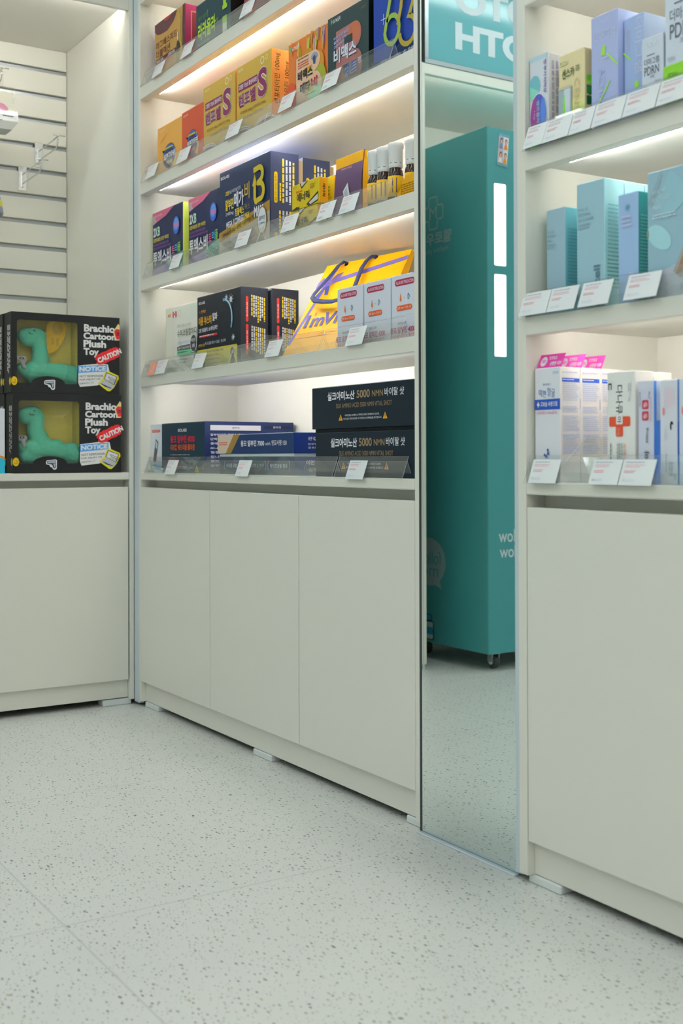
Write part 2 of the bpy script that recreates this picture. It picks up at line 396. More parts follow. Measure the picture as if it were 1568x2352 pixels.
# ------------------------------------------------------------------ left unit with slatwall
lu = empty('slatwall_display_unit', (XF, -.67, 0), 'white slatwall display unit with a base cupboard in the left corner', 'display unit')
def lb(name, x0, x1, y0, y1, z0, z1, m=LAM, c=.0008, par=lu):
    o = MB(); o.box(x0 - XF, x1 - XF, y0 + .67, y1 + .67, z0, z1, m, c); return o.build(name, par)
XB = -.735; YL, YR = -1.324, -.0005
lb('side_panel', XB - .03, XF, YR - .0175, YR, .02, TOPZ, c=.001); lb('side_panel', XB - .03, XF, YL, YL + .018, .02, TOPZ, c=.001)
lb('counter', XB, XF, YL + .018, YR - .018, .8326, ZE, c=.0025)
lb('front_rail', XF - .075, XF - .055, YL + .018, YR - .018, .772, .8326)
lb('cabinet_door', XF - .018, XF, -.665, YR - .0225, .0944, .806, c=.0015); lb('cabinet_door', XF - .018, XF, YL + .02, -.668, .0944, .806, c=.0015)
lb('toe_kick', XF - .036, XF - .02, YL + .018, YR - .018, .026, .12)
for y in (-.116, -.75): lb('levelling_pad', XF - .07, XF - .014, y, y + .11, 0, .0225, PAD, .003)
o = lb('top_panel', XB, XF - .02, YL + .018, YR - .018, 2.61, 2.63, LAMI)
lb('fascia', XF - .018, XF, YL + .018, YR - .018, 2.575, TOPZ)
lb('led_housing', XF - .034, XF - .0182, YL + .02, YR - .02, 2.594, 2.6095, LAM); lb('led_strip', XF - .0352, XF - .0341, YL + .05, YR - .05, 2.596, 2.608, LEDM, 0)
b = MB(); prof = []; zt = 2.61
pit = .1056; tops = [2.5299 - pit * i for i in range(17)]
sl = []; zc = 2.61
for z in tops:
    sl.append((z, zc)); zc = z - .0185
sl.append((ZE, zc))
b.box(XB - .03 - XF, XB - .016 - XF, YL + .018 + .67, YR - .018 + .67, ZE, 2.63, ALU)
for z0, z1 in sl:
    if z1 - z0 > .01: b.box(XB - .016 - XF, XB - XF, YL + .018 + .67, YR - .0195 + .67, z0, z1, LAM, .0012)
b.build('slat_panel', lu)

# chrome double hooks on the slatwall
def make_hook():
    t = empty('display_hook', (0, 0, 0), 'upper chrome double display hook on the slatwall', 'hook', 'chrome hooks on the slatwall')
    b = MB(); b.box(0, .003, -.017, .017, -.048, .048, CHROME, .0012); b.box(-.01, .004, -.018, .018, .043, .054, CHROME, .0012)
    b.box(.003, .012, -.006, .006, -.035, .03, CHROME, .001); b.build('back_plate', t)
    b = MB(); b.tube([(.006, 0, -.02), (.03, 0, -.018), (.2, 0, -.018), (.225, 0, -.012), (.236, 0, .004), (.238, 0, .018)], .003, CHROME); b.build('lower_prong', t)
    b = MB(); b.tube([(.006, 0, .018), (.05, 0, .02), (.25, 0, .027)], .0024, CHROME); b.tube([(.25, -.024, .027), (.25, .024, .027)], .0024, CHROME); b.build('label_arm', t)
    return t
hk = make_hook(); hk.location = (XB, -.139, 2.162)
dup(hk, (XB, -.207, 2.058), 'lower chrome double display hook on the slatwall')

# ------------------------------------------------------------------ photo booth alcove, sign and kiosk (seen in the mirror)
al = empty('photo_booth_alcove', (XF, -2.0, 0), 'white open alcove framing the teal photo kiosk under the sign', 'alcove')
def ab(name, x0, x1, y0, y1, z0, z1, m=LAM, c=.0008):
    o = MB(); o.box(x0 - XF, x1 - XF, y0 + 2.0, y1 + 2.0, z0, z1, m, c); return o.build(name, al)
ab('side_panel', -.78, XF, -1.342, -1.325, .02, 2.62, c=.001); ab('side_panel', -.78, XF, -2.75, -2.732, .02, 2.62, c=.001)
ab('back_panel', -.79, -.775, -2.732, -1.342, .02, 2.62, LAMI); ab('top_panel', -.775, XF - .02, -2.732, -1.342, 2.588, 2.606, LAMI)
ab('fascia', XF - .018, XF, -2.75, -1.3415, 2.5735, 2.621)
ab('led_housing', XF - .032, XF - .0182, -2.73, -1.345, 2.576, 2.5875, LAM); ab('led_strip', XF - .0332, XF - .0321, -2.7, -1.36, 2.577, 2.587, LEDM, 0)
for y in (-1.342, -2.75): ab('levelling_foot', XF - .03, XF - .008, y + .002, y + .016, 0, .021, PAD)
sg = empty('photo_booth_sign', (XF, -2.04, 2.62), 'teal signboard reading PHOTO BOOTH above the alcove', 'sign')
b = MB(); b.box(-.03, -.006, -.685, .68, .02, .58, TEALS)
f = Face(b, (-.006, -.685, .02), (0, 1, 0), (0, 0, 1), 1.365, .56, .0006)
y1 = (-1.512 + 2.04 + .685) / 1.365; y0 = y1 - .72 / 1.365
f.text('PHOTO', y0 - .002, (2.877 - 2.64) / .56, y1 - .002, (3.005 - 2.64) / .56, WHITEV, .045)
f.text('BOOTH', y0, (2.711 - 2.64) / .56, y1, (2.834 - 2.64) / .56, WHITEV, .045)
b.build('sign_face', sg)
b = MB()
for (a, c, d, e) in ((-.7, .7, 0, .02), (-.7, .7, .58, .6), (-.7, -.68, .02, .58), (.68, .7, .02, .58)): b.box(-.03, .004, a, c, d, e, ALU, .001)
b.build('sign_frame', sg)

kx, ky = .157, -1.5038
kk = empty('photo_kiosk', (kx, ky, 0), 'tall teal photo booth kiosk on castors with two lit panels on its front', 'kiosk')
KW, KD, KZ0, KZ1 = .86, .62, .075, 2.318
b = MB(); b.box(-KD, 0, -KW, 0, KZ0, KZ1, TEAL, .003)
f = Face(b, (0, -KW, KZ0), (0, 1, 0), (0, 0, 1), KW, KZ1 - KZ0)       # front, towards the shop
fz = lambda z: (z - KZ0) / (KZ1 - KZ0); fy = lambda y: (y - ky + KW) / KW
f.text('mellow', fy(-1.745), fz(.548), fy(-1.562), fz(.602), WHITEV, .012); f.text('mellow', fy(-1.75), fz(.482), fy(-1.567), fz(.534), WHITEV, .012)
f = Face(b, (0, 0, KZ0), (-1, 0, 0), (0, 0, 1), KD, KZ1 - KZ0)        # side, towards the mirror
fx = lambda x: (kx - x) / KD
cx, cz = -.222, 2.012; a, q = .031, .072
cross = [(-a, q), (a, q), (a, a), (q, a), (q, -a), (a, -a), (a, -q), (-a, -q), (-a, -a), (-q, -a), (-q, a), (-a, a)]
def rnd_loop(pts, r, n=4):
    out = []
    for i, p in enumerate(pts):
        p0 = Vector(pts[i - 1]); p1 = Vector(p); p2 = Vector(pts[(i + 1) % len(pts)]); d0 = (p0 - p1).normalized() * r; d2 = (p2 - p1).normalized() * r
        for k in range(n + 1):
            s_ = k / n; out.append(tuple((p1 + d0) * (1 - s_) ** 2 + p1 * 2 * s_ * (1 - s_) + (p1 + d2) * s_ ** 2))
    return out + [out[0]]
f.stroke([(fx(cx - x), fz(cz + z)) for x, z in rnd_loop(cross, .012)], .007, GREYV)
f.text('M', fx(cx + .028), fz(cz - .026), fx(cx - .028), fz(cz + .028), GREYV, .0)
f.text('멜로우약국', fx(-.088), fz(1.868), fx(-.40), fz(1.925), GREYV, .03)
f.text('mellow pharmacy', fx(-.112), fz(1.825), fx(-.38), fz(1.856), GREYV, .0)
f.ell(fx(-.262), fz(.44), .125 / KD, .108 / (KZ1 - KZ0), GREYV, 40)
f.poly([(fx(-.185), fz(.37)), (fx(-.24), fz(.345)), (fx(-.165), fz(.322))], GREYV)
f.text('follow', fx(-.168), fz(.43), fx(-.35), fz(.488), TEAL, .0); f.text('me', fx(-.19), fz(.375), fx(-.31), fz(.412), TEAL, .0)
for (m_, x0, z0, x1, z1) in ((C('#1c2a2c'), -.226, .088, -.305, .172), (C('#8fa3a8'), -.23, .092, -.30, .168), (C('#2b7f9c'), -.23, .112, -.30, .145),
                             (C('#1c2a2c'), -.238, .172, -.292, .203), (C('#2b7f9c'), -.242, .176, -.288, .200)):
    f.rrect(fx(x0), fz(z0), fx(x1), fz(z1), m_, .008)
b.build('body', kk)
for z0, z1 in ((1.7288, 2.0798), (1.3407, 1.692)):
    b = MB(); f = Face(b, (0, -1.6075 - ky, z0), (0, 1, 0), (0, 0, 1), .065, z1 - z0, .001); f.rrect(0, 0, 1, 1, PANELM, .006); 
    b.box(-.004, .0009, -1.6085 - ky, -1.5415 - ky, z0 - .001, z1 + .001, TEAL); b.build('light_panel', kk)
for (x, y) in ((-.07, -.085), (-.07, -KW + .085), (-KD + .07, -.085), (-KD + .07, -KW + .085)):
    c = MB(); c.box(x - .03, x + .03, y - .025, y + .025, .066, .0755, ALU); c.box(x - .016, x + .016, y - .02, y - .016, .03, .066, ALU); c.box(x - .016, x + .016, y + .016, y + .02, .03, .066, ALU)
    c = c.build('caster', kk)
    w_ = MB(); w_.lathe([(.001, y - .014), (.026, y - .014), (.031, y - .009), (.031, y + .009), (.026, y + .014), (.001, y + .014)], pm('rubber', (.06, .07, .07), .5) if 'rubber' not in bpy.data.materials else bpy.data.materials['rubber'], 24, x, .031, 'y')
    w_.lathe([(.001, y - .0185), (.013, y - .0185), (.013, y + .0185), (.001, y + .0185)], PAD, 16, x, .031, 'y'); w_.build('wheel', c)
ps = empty('photo_strip', (kx + .001, -1.5925, 2.228), 'strip of small colour photos taped to the front of the teal kiosk', 'photo')
b = MB(); b.box(0, .0008, -.027, .027, -.064, .064, C('#d9d7dc')); f = Face(b, (.0008, -.027, -.064), (0, 1, 0), (0, 0, 1), .054, .128, .0002)
for (a0, b0, bg, hr, sk, cl) in ((.05, .52, '#c7c3c8', '#3a2c28', '#c99a82', '#d8852a'), (.53, .52, '#8d93a8', '#2d2424', '#c99a82', '#6a7396'), (.05, .05, '#c9c2c0', '#33261f', '#c99a82', '#d98a1c'), (.53, .05, '#a49aa0', '#2d2424', '#c99a82', '#e4e2e6')):
    f.rect(a0, b0, a0 + .42, b0 + .43, C(bg)); f.ell(a0 + .2, b0 + .26, .13, .1, C(hr), 14); f.ell(a0 + .2, b0 + .24, .09, .075, C(sk), 14); f.poly([(a0 + .02, b0), (a0 + .4, b0), (a0 + .32, b0 + .16), (a0 + .1, b0 + .16)], C(cl))
b.build('print', ps)
for z in (.062, -.066):
    b = MB(); b.box(.0008, .0012, -.03, .03, z - .006, z + .006, C('#5c8b95')); b.build('tape', ps)
ps.rotation_euler = (math.radians(6), 0, 0)


# ------------------------------------------------------------------ cartons
GRP = {'A': 'boxes on the top vitamin shelf', 'B': 'boxes on the second vitamin shelf', 'C': 'boxes on the third vitamin shelf', 'D': 'boxes on the fourth vitamin shelf', 'E': 'boxes on the counter under the vitamin shelves',
       'c': 'boxes on the upper skincare shelf', 'd': 'boxes on the middle skincare shelf', 'e': 'boxes on the skincare counter'}
SZ = {'A': ZA, 'B': ZB, 'C': ZC, 'D': ZD, 'E': ZE, 'c': ZC, 'd': ZD, 'e': ZE}
def carton(name, label, cat, sh, x0, x1, y0, d, h, front, right=None, top=None, draw=None, z=0.0, rz=0, lid=True, group=None):
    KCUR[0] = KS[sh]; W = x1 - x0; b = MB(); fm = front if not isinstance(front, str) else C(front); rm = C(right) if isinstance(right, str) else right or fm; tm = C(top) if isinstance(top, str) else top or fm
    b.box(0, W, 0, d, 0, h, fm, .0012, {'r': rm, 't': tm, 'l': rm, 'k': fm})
    if lid:                                   # tuck flap lying on the top, with its slit
        b.box(.004, W - .004, .002, d * .72, h - .0002, h + .0007, tm)
    F = Face(b, (0, 0, 0), (1, 0, 0), (0, 0, 1), W, h); R = Face(b, (W, 0, 0), (0, 1, 0), (0, 0, 1), d, h)
    if draw: draw(F, R)
    o = b.build(name, None, (x0, y0, SZ[sh] + z), (0, 0, rz)); KCUR[0] = K; return tag(o, label, cat, group or GRP[sh])

WH, INK = C('#e4e8ee'), C('#23262b')
# --- shelf A
def d_magbe(F, R):
    mr, br = C('#57363c'), C('#5d3434')
    F.poly([(0, 1), (0, .89), (.08, .82), (.17, .793), (.3, .78), (.42, .775), (.53, .81), (.63, .85), (.7, .92), (.75, 1)], mr)
    F.poly([(.3, 1), (.34, .95), (.45, .94), (.55, .965), (.6, 1)], C('#9c3340'))
    F.poly([(.93, 1), (.91, .6), (.92, .3), (.97, 0), (1, 0), (1, 1)], mr); F.poly([(.93, .3), (.97, .2), (.99, 0), (.93, .02)], C('#c23c44'))
    F.text('마그베스피드', .05, .57, .75, .69, br, .01); F.text('더블액션', .05, .42, .52, .55, br, .01)
    F.rect(.04, .325, .72, .405, br); F.text('액상마그네슘', .06, .34, .3, .39, WH); F.text('고함량 복합', .45, .34, .68, .39, WH)
    F.rect(.04, .21, .33, .32, C('#cf5560')); F.lines(.36, .24, .68, .32, 2, C('#c0604a'))
    F.stroke([(.8, .95), (.86, .8), (.85, .6), (.9, .35), (.86, .1)], .006, C('#a9a53f'))
    F.poly([(.765, .62), (.79, .62), (.8, .5), (.765, .5)], C('#c9d2d6')); F.poly([(.765, .48), (.8, .48), (.84, .42), (.85, .3), (.73, .3), (.74, .42)], C('#3b3a36'))
    F.rect(.73, .07, .85, .3, C('#a98f5a')); F.lines(.74, .09, .84, .28, 4, C('#6e5a33'))
    R.rect(.22, .1, .95, .9, C('#c1755a')); R.rect(.26, .12, 1, .88, C('#7a2f38')); R.lines(.4, .35, .95, .8, 3, C('#b3604e'), True)
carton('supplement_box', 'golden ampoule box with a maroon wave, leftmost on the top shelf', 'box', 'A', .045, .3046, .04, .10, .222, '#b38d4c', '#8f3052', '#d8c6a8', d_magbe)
def d_rara(F, R):
    g, y = C('#8fbf2f'), C('#a8cc3a')
    F.text('힘이 올라', .07, .67, .32, .76, C('#4f8f3c'), .0); F.text('↑', .33, .66, .37, .80, C('#5fae3f'))
    F.text('라라올라', .07, .3, .58, .62, y, .03); F.text('액', .6, .42, .65, .52, C('#5f8f3c')); F.lines(.07, .2, .5, .235, 1, C('#7d9a3a'))
    F.rect(.8, .66, .88, .84, g); F.rect(.78, .58, .91, .66, g); F.rect(.785, .15, .9, .45, C('#c6d8c0')); F.rect(.785, .32, .9, .45, g)
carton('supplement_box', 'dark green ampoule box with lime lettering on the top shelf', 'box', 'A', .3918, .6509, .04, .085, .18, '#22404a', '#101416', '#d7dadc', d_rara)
def d_red(F, R):
    F.poly([(0, 0), (.12, 0), (.1, 1), (0, 1)], C('#7d4a4c')); F.ell(.62, .45, .3, .28, C('#6d2f30')); F.text('홍삼진액', .2, .62, .85, .8, C('#d8a060'))
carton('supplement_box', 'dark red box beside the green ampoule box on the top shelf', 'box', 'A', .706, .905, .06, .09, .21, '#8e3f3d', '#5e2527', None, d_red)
# --- shelf B
def d_impact(base):
    def dr(F, R):
        F.text('대웅제약', .07, .9, .3, .94, C('#e8d8c8'), .0)
        F.ell(.5, .38, .27, .235, C('#5d4436')); F.poly([(.2, .52), (.34, .54), (.3, .3), (.74, .14), (.78, .32), (.7, .54)], C('#dfc93a'))
        F.ell(.5, .385, .245, .215, C('#3c63a8')); F.ell(.49, .36, .22, .18, C('#2f3a5e')); F.text('임팩타민', .26, .33, .76, .44, WH, .045, sh=.02)
        F.text('파워', .38, .22, .62, .3, C('#d9b34a') if base else C('#d2553a'), .03); F.lines(.34, .5, .66, .55, 1, C('#dfc93a'))
        if base: F.stroke([(.12, .7), (.4, .82)], .003, C('#c08a3a'))
    return dr
carton('vitamin_box', 'orange-yellow box with a round blue emblem, leftmost on the second shelf', 'box', 'B', .0694, .2755, .04, .11, .19, '#d9a64e', None, '#e0a648', d_impact(1))
carton('vitamin_box', 'red-orange box with a round blue emblem on the second shelf', 'box', 'B', .2765, .4488, .04, .11, .196, '#c05236', None, '#d4704a', d_impact(0))
def d_ben(F, R):
    pu, go = C('#7c2f58'), C('#bd9f46')
    F.text('종근당', .06, .92, .2, .96, C('#d8cfae'), .02); F.ring(.75, .91, .055, .05, .004, C('#d8cfae')); F.ring(.87, .92, .04, .038, .004, C('#c9b97c'))
    F.rect(.065, .655, .61, .765, pu); F.text('고함량 기능성 활성비타민', .08, .68, .595, .745, WH, .02)
    F.text('벤포벨', .08, .44, .56, .625, C('#d9d2e2'), .06); F.text('벤포벨', .08, .44, .56, .625, pu, .03); F.text('에스정', .575, .42, .615, .63, C('#b78aa0'), .0, rot=-90)
    F.text('S', .635, .43, .885, .82, C('#d9d2e2'), .06); F.text('S', .64, .44, .88, .81, pu, .035)
    F.text('메코발라민 500㎍ | 벤포티아민 100mg', .13, .335, .85, .385, C('#5b4a1e'), .0); F.text('UDCA 60mg, 타우린 100mg', .22, .255, .78, .305, C('#5b4a1e'), .0)
    L = [(0, .15), (.12, .168), (.25, .165), (.36, .14), (.47, .075)]; Rr = [(.5, .075), (.58, .12), (.7, .16), (.85, .175), (1, .17)]
    F.poly([(0, 0), (1, 0)] + list(reversed([(a, c - .045) for a, c in Rr])) + list(reversed([(a, c - .045) for a, c in L])), pu)
    for off in (0, -.03):
        F.stroke([(a, c + off) for a, c in L + Rr], .0045, WH)
    R.text('벤포티아민 100mg', .12, .3, .42, .95, C('#4a3a16'), .0, rot=90); R.text('타우린 100mg', .58, .38, .86, .86, C('#4a3a16'), .0, rot=90)
    R.rect(0, 0, 1, .12, pu); R.rect(0, .12, 1, .15, WH)
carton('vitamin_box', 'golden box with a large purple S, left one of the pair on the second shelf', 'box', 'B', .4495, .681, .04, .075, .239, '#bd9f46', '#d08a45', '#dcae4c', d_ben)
carton('vitamin_box', 'golden box with a large purple S and orange side, right one of the pair', 'box', 'B', .690, .921, .04, .075, .239, '#bd9f46', '#d08a45', '#dcae4c', d_ben)
carton('vitamin_box', 'golden box standing behind the pair with the purple S', 'box', 'B', .76, .921, .122, .04, .232, '#bd9f46', '#b8923a', '#e3dc9a', None)
def d_meta(F, R):
    rnd = random.Random(3)
    for i in range(26):
        a = rnd.random(); c = .8 + .2 * rnd.random(); F.poly([(a, c - .12), (min(a + .03, 1), c - .14), (min(a + .05, 1), min(c + .06, 1)), (min(a + .02, 1), min(c + .07, 1))], C(rnd.choice(['#a87fb0', '#a4b436', '#c9b83c', '#c48a4a'])))
    for a, c, e in ((.55, .6, '#b98c2e'), (.8, .5, '#c28a35'), (.85, .3, '#9aa238'), (.1, .25, '#cf5a38')): F.ell(a, c, .15, .2, C(e))
    F.poly([(.07, .905), (.1, .87), (.13, .905), (.1, .94)], C('#5fb04a')); F.text('GC녹십자', .14, .87, .33, .93, WH, .02)
    pale = C('#e6c3a0')
    F.poly([(.25, .06), (.25, .73)] + [(.7 + .16 * math.sin(q), .59 + .14 * math.cos(q)) for q in [k * PI / 10 for k in range(11)]] + [(.7 + .2 * math.sin(q), .25 + .2 * math.cos(q)) for q in [k * PI / 10 for k in range(11)]], pale)
    F.ell(.72, .16, .17, .1, C('#a9d8b0')); F.rect(.45, .47, .66, .55, C('#c99a3a')); F.rect(.48, .2, .68, .3, C('#bfa545'))
    F.lines(.3, .56, .58, .66, 3, C('#c05a44')); F.lines(.3, .68, .6, .71, 1, C('#7d5340'))
    F.ell(.72, .64, .08, .05, C('#8d96a8')); F.poly([(.68, .63), (.72, .66), (.76, .63), (.74, .54), (.7, .54)], C('#3f4f7a'))
    F.text('비맥스', .3, .4, .68, .54, INK, .035); F.text('메타', .36, .215, .62, .36, INK, .035); F.text('비', .64, .225, .8, .37, C('#a82c34'), .035); F.lines(.5, .16, .74, .18, 1, C('#4c6a55'))
    F.text('10 정', .93, .9, .99, .95, WH, .0)
carton('vitamin_box', 'iridescent orange and green box with a pale letter B on the second shelf', 'box', 'B', 1.0233, 1.2435, .04, .07, .214, '#d07636', '#c9843c', '#e09a5c', d_meta)
def d_jet(F, R):
    F.poly([(.08, .94), (.105, .9), (.13, .94), (.105, .975)], C('#58a04a')); F.text('GC녹십자', .14, .905, .33, .96, WH, .02); F.text('비타민', .84, .88, .95, .92, C('#7a6432'), .0)
    F.poly([(.22, .06), (.22, .78)] + [(.68 + .16 * math.sin(q), .63 + .16 * math.cos(q)) for q in [k * PI / 10 for k in range(11)]] + [(.66 + .2 * math.sin(q), .26 + .2 * math.cos(q)) for q in [k * PI / 10 for k in range(11)]], C('#a06a66'))
    F.ell(.66, .66, .16, .13, C('#b76a4c')); F.ell(.5, .5, .2, .1, C('#a87a8c')); F.ell(.55, .16, .25, .1, C('#876a52'))
    F.rect(.43, .56, .63, .66, C('#2c4144')); F.rect(.4, .2, .62, .32, C('#2c4144'))
    for i in range(3): F.text(('비타민B군', '활력의 비밀', '고함량 비타민')[i], .17, .68 - .055 * i, .55 - .06 * i, .72 - .055 * i, C('#8fa0c8'), .03, sh=.03)
    F.text('비맥스', .17, .37, .73, .56, C('#25303a'), .06); F.text('비맥스', .17, .375, .73, .565, C('#c9d4de'), .035); F.text('제트', .44, .13, .75, .3, C('#c9d4de'), .07, sh=.03); F.text('제트', .44, .135, .75, .3, C('#3a4a9a'), .03, sh=.03); F.text('정', .77, .24, .84, .32, WH, .02)
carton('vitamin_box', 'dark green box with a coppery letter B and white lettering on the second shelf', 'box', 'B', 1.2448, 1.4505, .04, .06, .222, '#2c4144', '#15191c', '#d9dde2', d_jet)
def d_633(F, R):
    rnd = random.Random(5)
    for i in range(40):
        a, c = .3 + .7 * rnd.random(), .72 + .28 * rnd.random(); F.ell(min(a, .96), min(c, .97), .03 + .02 * rnd.random(), .008, C(rnd.choice(['#32509c', '#4763a8', '#243f86'])), 8)
    F.poly([(0, 0), (1, 0), (1, .2), (.6, .22), (.3, .1), (0, .14)], C('#1d2f55'))
    gcol = C('#8fae4c'); yg = C('#a89a3c')
    six = [(.43, .81), (.36, .62), (.3, .42)] + [(.44 + .15 * math.cos(q), .4 + .155 * math.sin(q)) for q in [PI + k * PI / 8 for k in range(15)]]
    F.stroke(six, .013, gcol)
    for ox in (.0, .36):
        th = [(.56 + ox, .42), (.63 + ox, .6)] + [(.75 + ox + .12 * math.cos(q), .615 + .11 * math.sin(q)) for q in [PI - k * PI / 8 for k in range(11)]] + [(.8 + ox, .47)] + [(.76 + ox + .16 * math.cos(q), .31 + .15 * math.sin(q)) for q in [PI / 2 - k * PI / 8 for k in range(13)]]
        F.stroke([(min(a, .995), c) for a, c in th], .013, yg if ox == 0 else C('#b98f4a'))
    F.text('메가트루', .52, .78, 1.0, .94, WH, .02); F.ring(.08, .94, .035, .03, .003, WH); F.text('유한양행', .13, .925, .32, .955, WH, .01)
    F.stroke([(.27, .5), (.27, .62)], .0018, WH); F.stroke([(.22, .56), (.32, .56)], .0018, WH)
    F.text('비타민B 8종 | 비타민C 3종 | 미네랄 6종', .2, .05, .99, .11, C('#b9c4d0'), .02)
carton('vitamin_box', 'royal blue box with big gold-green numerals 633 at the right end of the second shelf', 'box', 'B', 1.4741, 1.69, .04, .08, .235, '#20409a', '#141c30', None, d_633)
# --- shelf C
def d_2xb(F, R):
    F.poly([(0, 1), (0, .82), (.2, .86), (.45, .9), (.72, 1)], C('#b8617c')); F.poly([(0, .95), (0, .82), (.15, .85), (.08, .95)], C('#9d8f98')); F.text('한국유나이티드제약', .05, .93, .32, .955, WH, .0)
    F.poly([(0, 0), (1, 0), (1, .3), (.72, .25), (.4, .17), (0, .15)], C('#3f8f7c')); F.poly([(0, 0), (.6, 0), (.5, .19), (.3, .165), (0, .15)], C('#7d6a9c')); F.poly([(.3, .02), (.6, .02), (.5, .15), (.36, .13)], C('#6a5a98'))
    F.text('2X', .04, .635, .18, .775, WH, .04); F.text('B', .19, .635, .26, .775, C('#a9d8b8'), .03)
    F.text('강한피로엔 강한 비타민', .04, .55, .55, .61, C('#c9b83a'), .02); F.text('슈퍼 파워 신경비타민B12 함유', .04, .485, .55, .525, C('#7c4f8c'), .02); F.text('벤포티아민과 푸르설티아민의 두 배 효과', .04, .43, .62, .47, C('#7c4f8c'), .02)
    F.text('투엑스비', .03, .2, .62, .41, WH, .03); F.text('트', .65, .29, .74, .4, C('#c25a80'), .02); F.text('리', .75, .295, .84, .42, C('#4f9fd0'), .02); F.text('플', .85, .29, .94, .43, C('#6fae4a'), .02)
    F.ell(.8, .69, .1, .13, C('#3a62b8')); F.ell(.8, .71, .075, .09, C('#5f8fd0')); F.text('TRIPLE', .72, .66, .89, .72, C('#e07aa8'), .03)
    for i, e in enumerate(('#4b3f52', '#4a5240', '#3f7a48', '#2f6a5a')): F.ell(.62 + .1 * i, .1 + .02 * i, .035, .04, C(e)); F.lines(.6 + .1 * i, .09 + .02 * i, .64 + .1 * i, .12 + .02 * i, 2, WH)
carton('vitamin_box', 'navy box with pink and green corners and white lettering, leftmost on the third shelf', 'box', 'C', .0215, .2851, .04, .095, .2415, '#222a4c', '#c9d66a', '#4b4a66', d_2xb)
carton('vitamin_box', 'navy box with pink and green corners, half hidden by the big navy box', 'box', 'C', .3201, .565, .045, .095, .2385, '#222a4c', '#c9d66a', '#d8a8b8', d_2xb)
def d_max(F, R):
    nv = C('#22304f')
    for i in range(14): F.stroke([(.01 + .028 * i, .3 + .012 * i), (.02 + .028 * i, .75)], .0006, C('#1c4468'))
    F.poly([(0, .18), (1, .36), (1, .47), (0, .29)], C('#9a7a3a')); F.poly([(.25, .225), (.6, .29), (.6, .4), (.25, .335)], C('#b39a4a')); F.poly([(0, 0), (1, 0), (1, .36), (0, .18)], C('#a09a88'))
    F.text('BIOLABS', .045, .9, .22, .935, WH, .02)
    F.text('고함량', .14, .69, .225, .745, C('#c9b336'), .03, sh=.005); F.text('8종 비타민B군 함유', .235, .7, .45, .745, C('#b8c2cc'), .0, sh=.01)
    F.text('알부민', .14, .52, .31, .65, C('#c9b336'), .03); F.text('메가', .32, .52, .51, .7, WH, .03); F.text('비', .53, .57, .625, .76, C('#b39a36'), .01); F.text('2,400mg', .15, .45, .31, .5, WH, .0)
    F.text('컴플렉스', .34, .42, .52, .51, C('#c9b336'), .02); F.text('맥스', .535, .45, .63, .52, C('#8f7a36'), .0)
    F.text('MEGA', .165, .315, .29, .385, WH, .03, sh=.01); F.text('B', .305, .33, .325, .4, C('#c9b336'), .03); F.text('COMPLEX', .335, .325, .52, .4, WH, .03, sh=.015); F.text('MAX', .535, .35, .63, .42, C('#c9b336'), .03)
    F.text('고함량 8종 비타민B군 + 알부민 + 실크아미노산 함유', .08, .215, .74, .265, C('#3c3420'), .02, sh=.115)
    yl = C('#b3a22a')
    B_ = [(.71, .85), (.82, .865)] + [(.82 + .06 * math.sin(q), .79 + .075 * math.cos(q)) for q in [k * PI / 8 for k in range(1, 8)]] + [(.78, .69)]
    F.stroke(B_, .017, yl); F.stroke([(.78, .7), (.84, .69)] + [(.83 + .07 * math.sin(q), .6 + .09 * math.cos(q)) for q in [k * PI / 8 for k in range(1, 8)]] + [(.77, .505)], .017, yl)
    F.stroke([(.735, .72), (.735, .54), (.75, .5), (.78, .49)], .016, yl); F.poly([(.69, .68), (.735, .81), (.78, .68)], yl)
    F.text('COMPLEX', .725, .455, .89, .47, C('#7d8894'), .0); F.text('MAX', .725, .33, .9, .445, WH, .045)
    F.ell(.875, .27, .085, .155, C('#8a6f34')); F.ell(.875, .27, .075, .14, C('#c2ccd2')); F.text('알부민', .82, .27, .93, .32, INK, .02); F.text('2,400mg', .825, .22, .925, .25, INK, .0); F.ring(.875, .27, .06, .115, .003, C('#c0a860'), 20, PI * 1.15, PI * 1.85)
    F.text('· 비타민B1 100mg  비타민B2 100mg  비타민B3 100mgNE', .07, .105, .74, .15, C('#5c6480'), .01, sh=.08); F.text('· 비타민B5 100mg  비타민B6 100mg  엽산 800㎍DFE', .07, .035, .74, .08, C('#5c6480'), .01, sh=.07)
    R.rrect(.12, .44, .24, .78, C('#d6b92a')); R.text('고함량 비타민 B군 8종', .15, .46, .21, .76, INK, .0, rot=-90)
    for i in range(4): R.lines(.4 + .12 * i, .42, .47 + .12 * i, .93 - .01 * i, 1, C('#cdbb3a') if i in (0, 3) else C('#c3cad4'), True, .9, i)
    R.lines(.3, .46, .36, .66, 1, C('#cdbb3a'), True, .9)
    for i in range(5): R.lines(.28 + .12 * i, .04, .35 + .12 * i, .36, 1, C('#cdbb3a') if i in (0, 3) else C('#aab2c0'), True, .9, i)
    R.rrect(.12, 0.02, .24, .12, C('#b8a23a'))
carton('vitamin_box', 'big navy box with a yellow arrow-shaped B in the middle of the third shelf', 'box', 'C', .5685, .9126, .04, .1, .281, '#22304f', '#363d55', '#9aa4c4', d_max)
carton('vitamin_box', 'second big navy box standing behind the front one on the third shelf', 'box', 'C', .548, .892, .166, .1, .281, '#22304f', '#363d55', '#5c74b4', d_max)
for (x1_, y_, lab) in ((.9005, .1405, 'plain kraft cardboard insert behind the front big navy box'), (.880, .2665, 'plain kraft cardboard insert behind the rear big navy box')):
    b = MB(); b.box(0, .3, 0, .02, 0, .268, KRAFT, .001); b.box(.004, .296, .001, .012, .2678, .2685, KRAFT); tag(b.build('cardboard_insert', None, (x1_ - .3, y_ + .001, ZC)), lab, 'cardboard', 'kraft inserts behind the navy boxes')
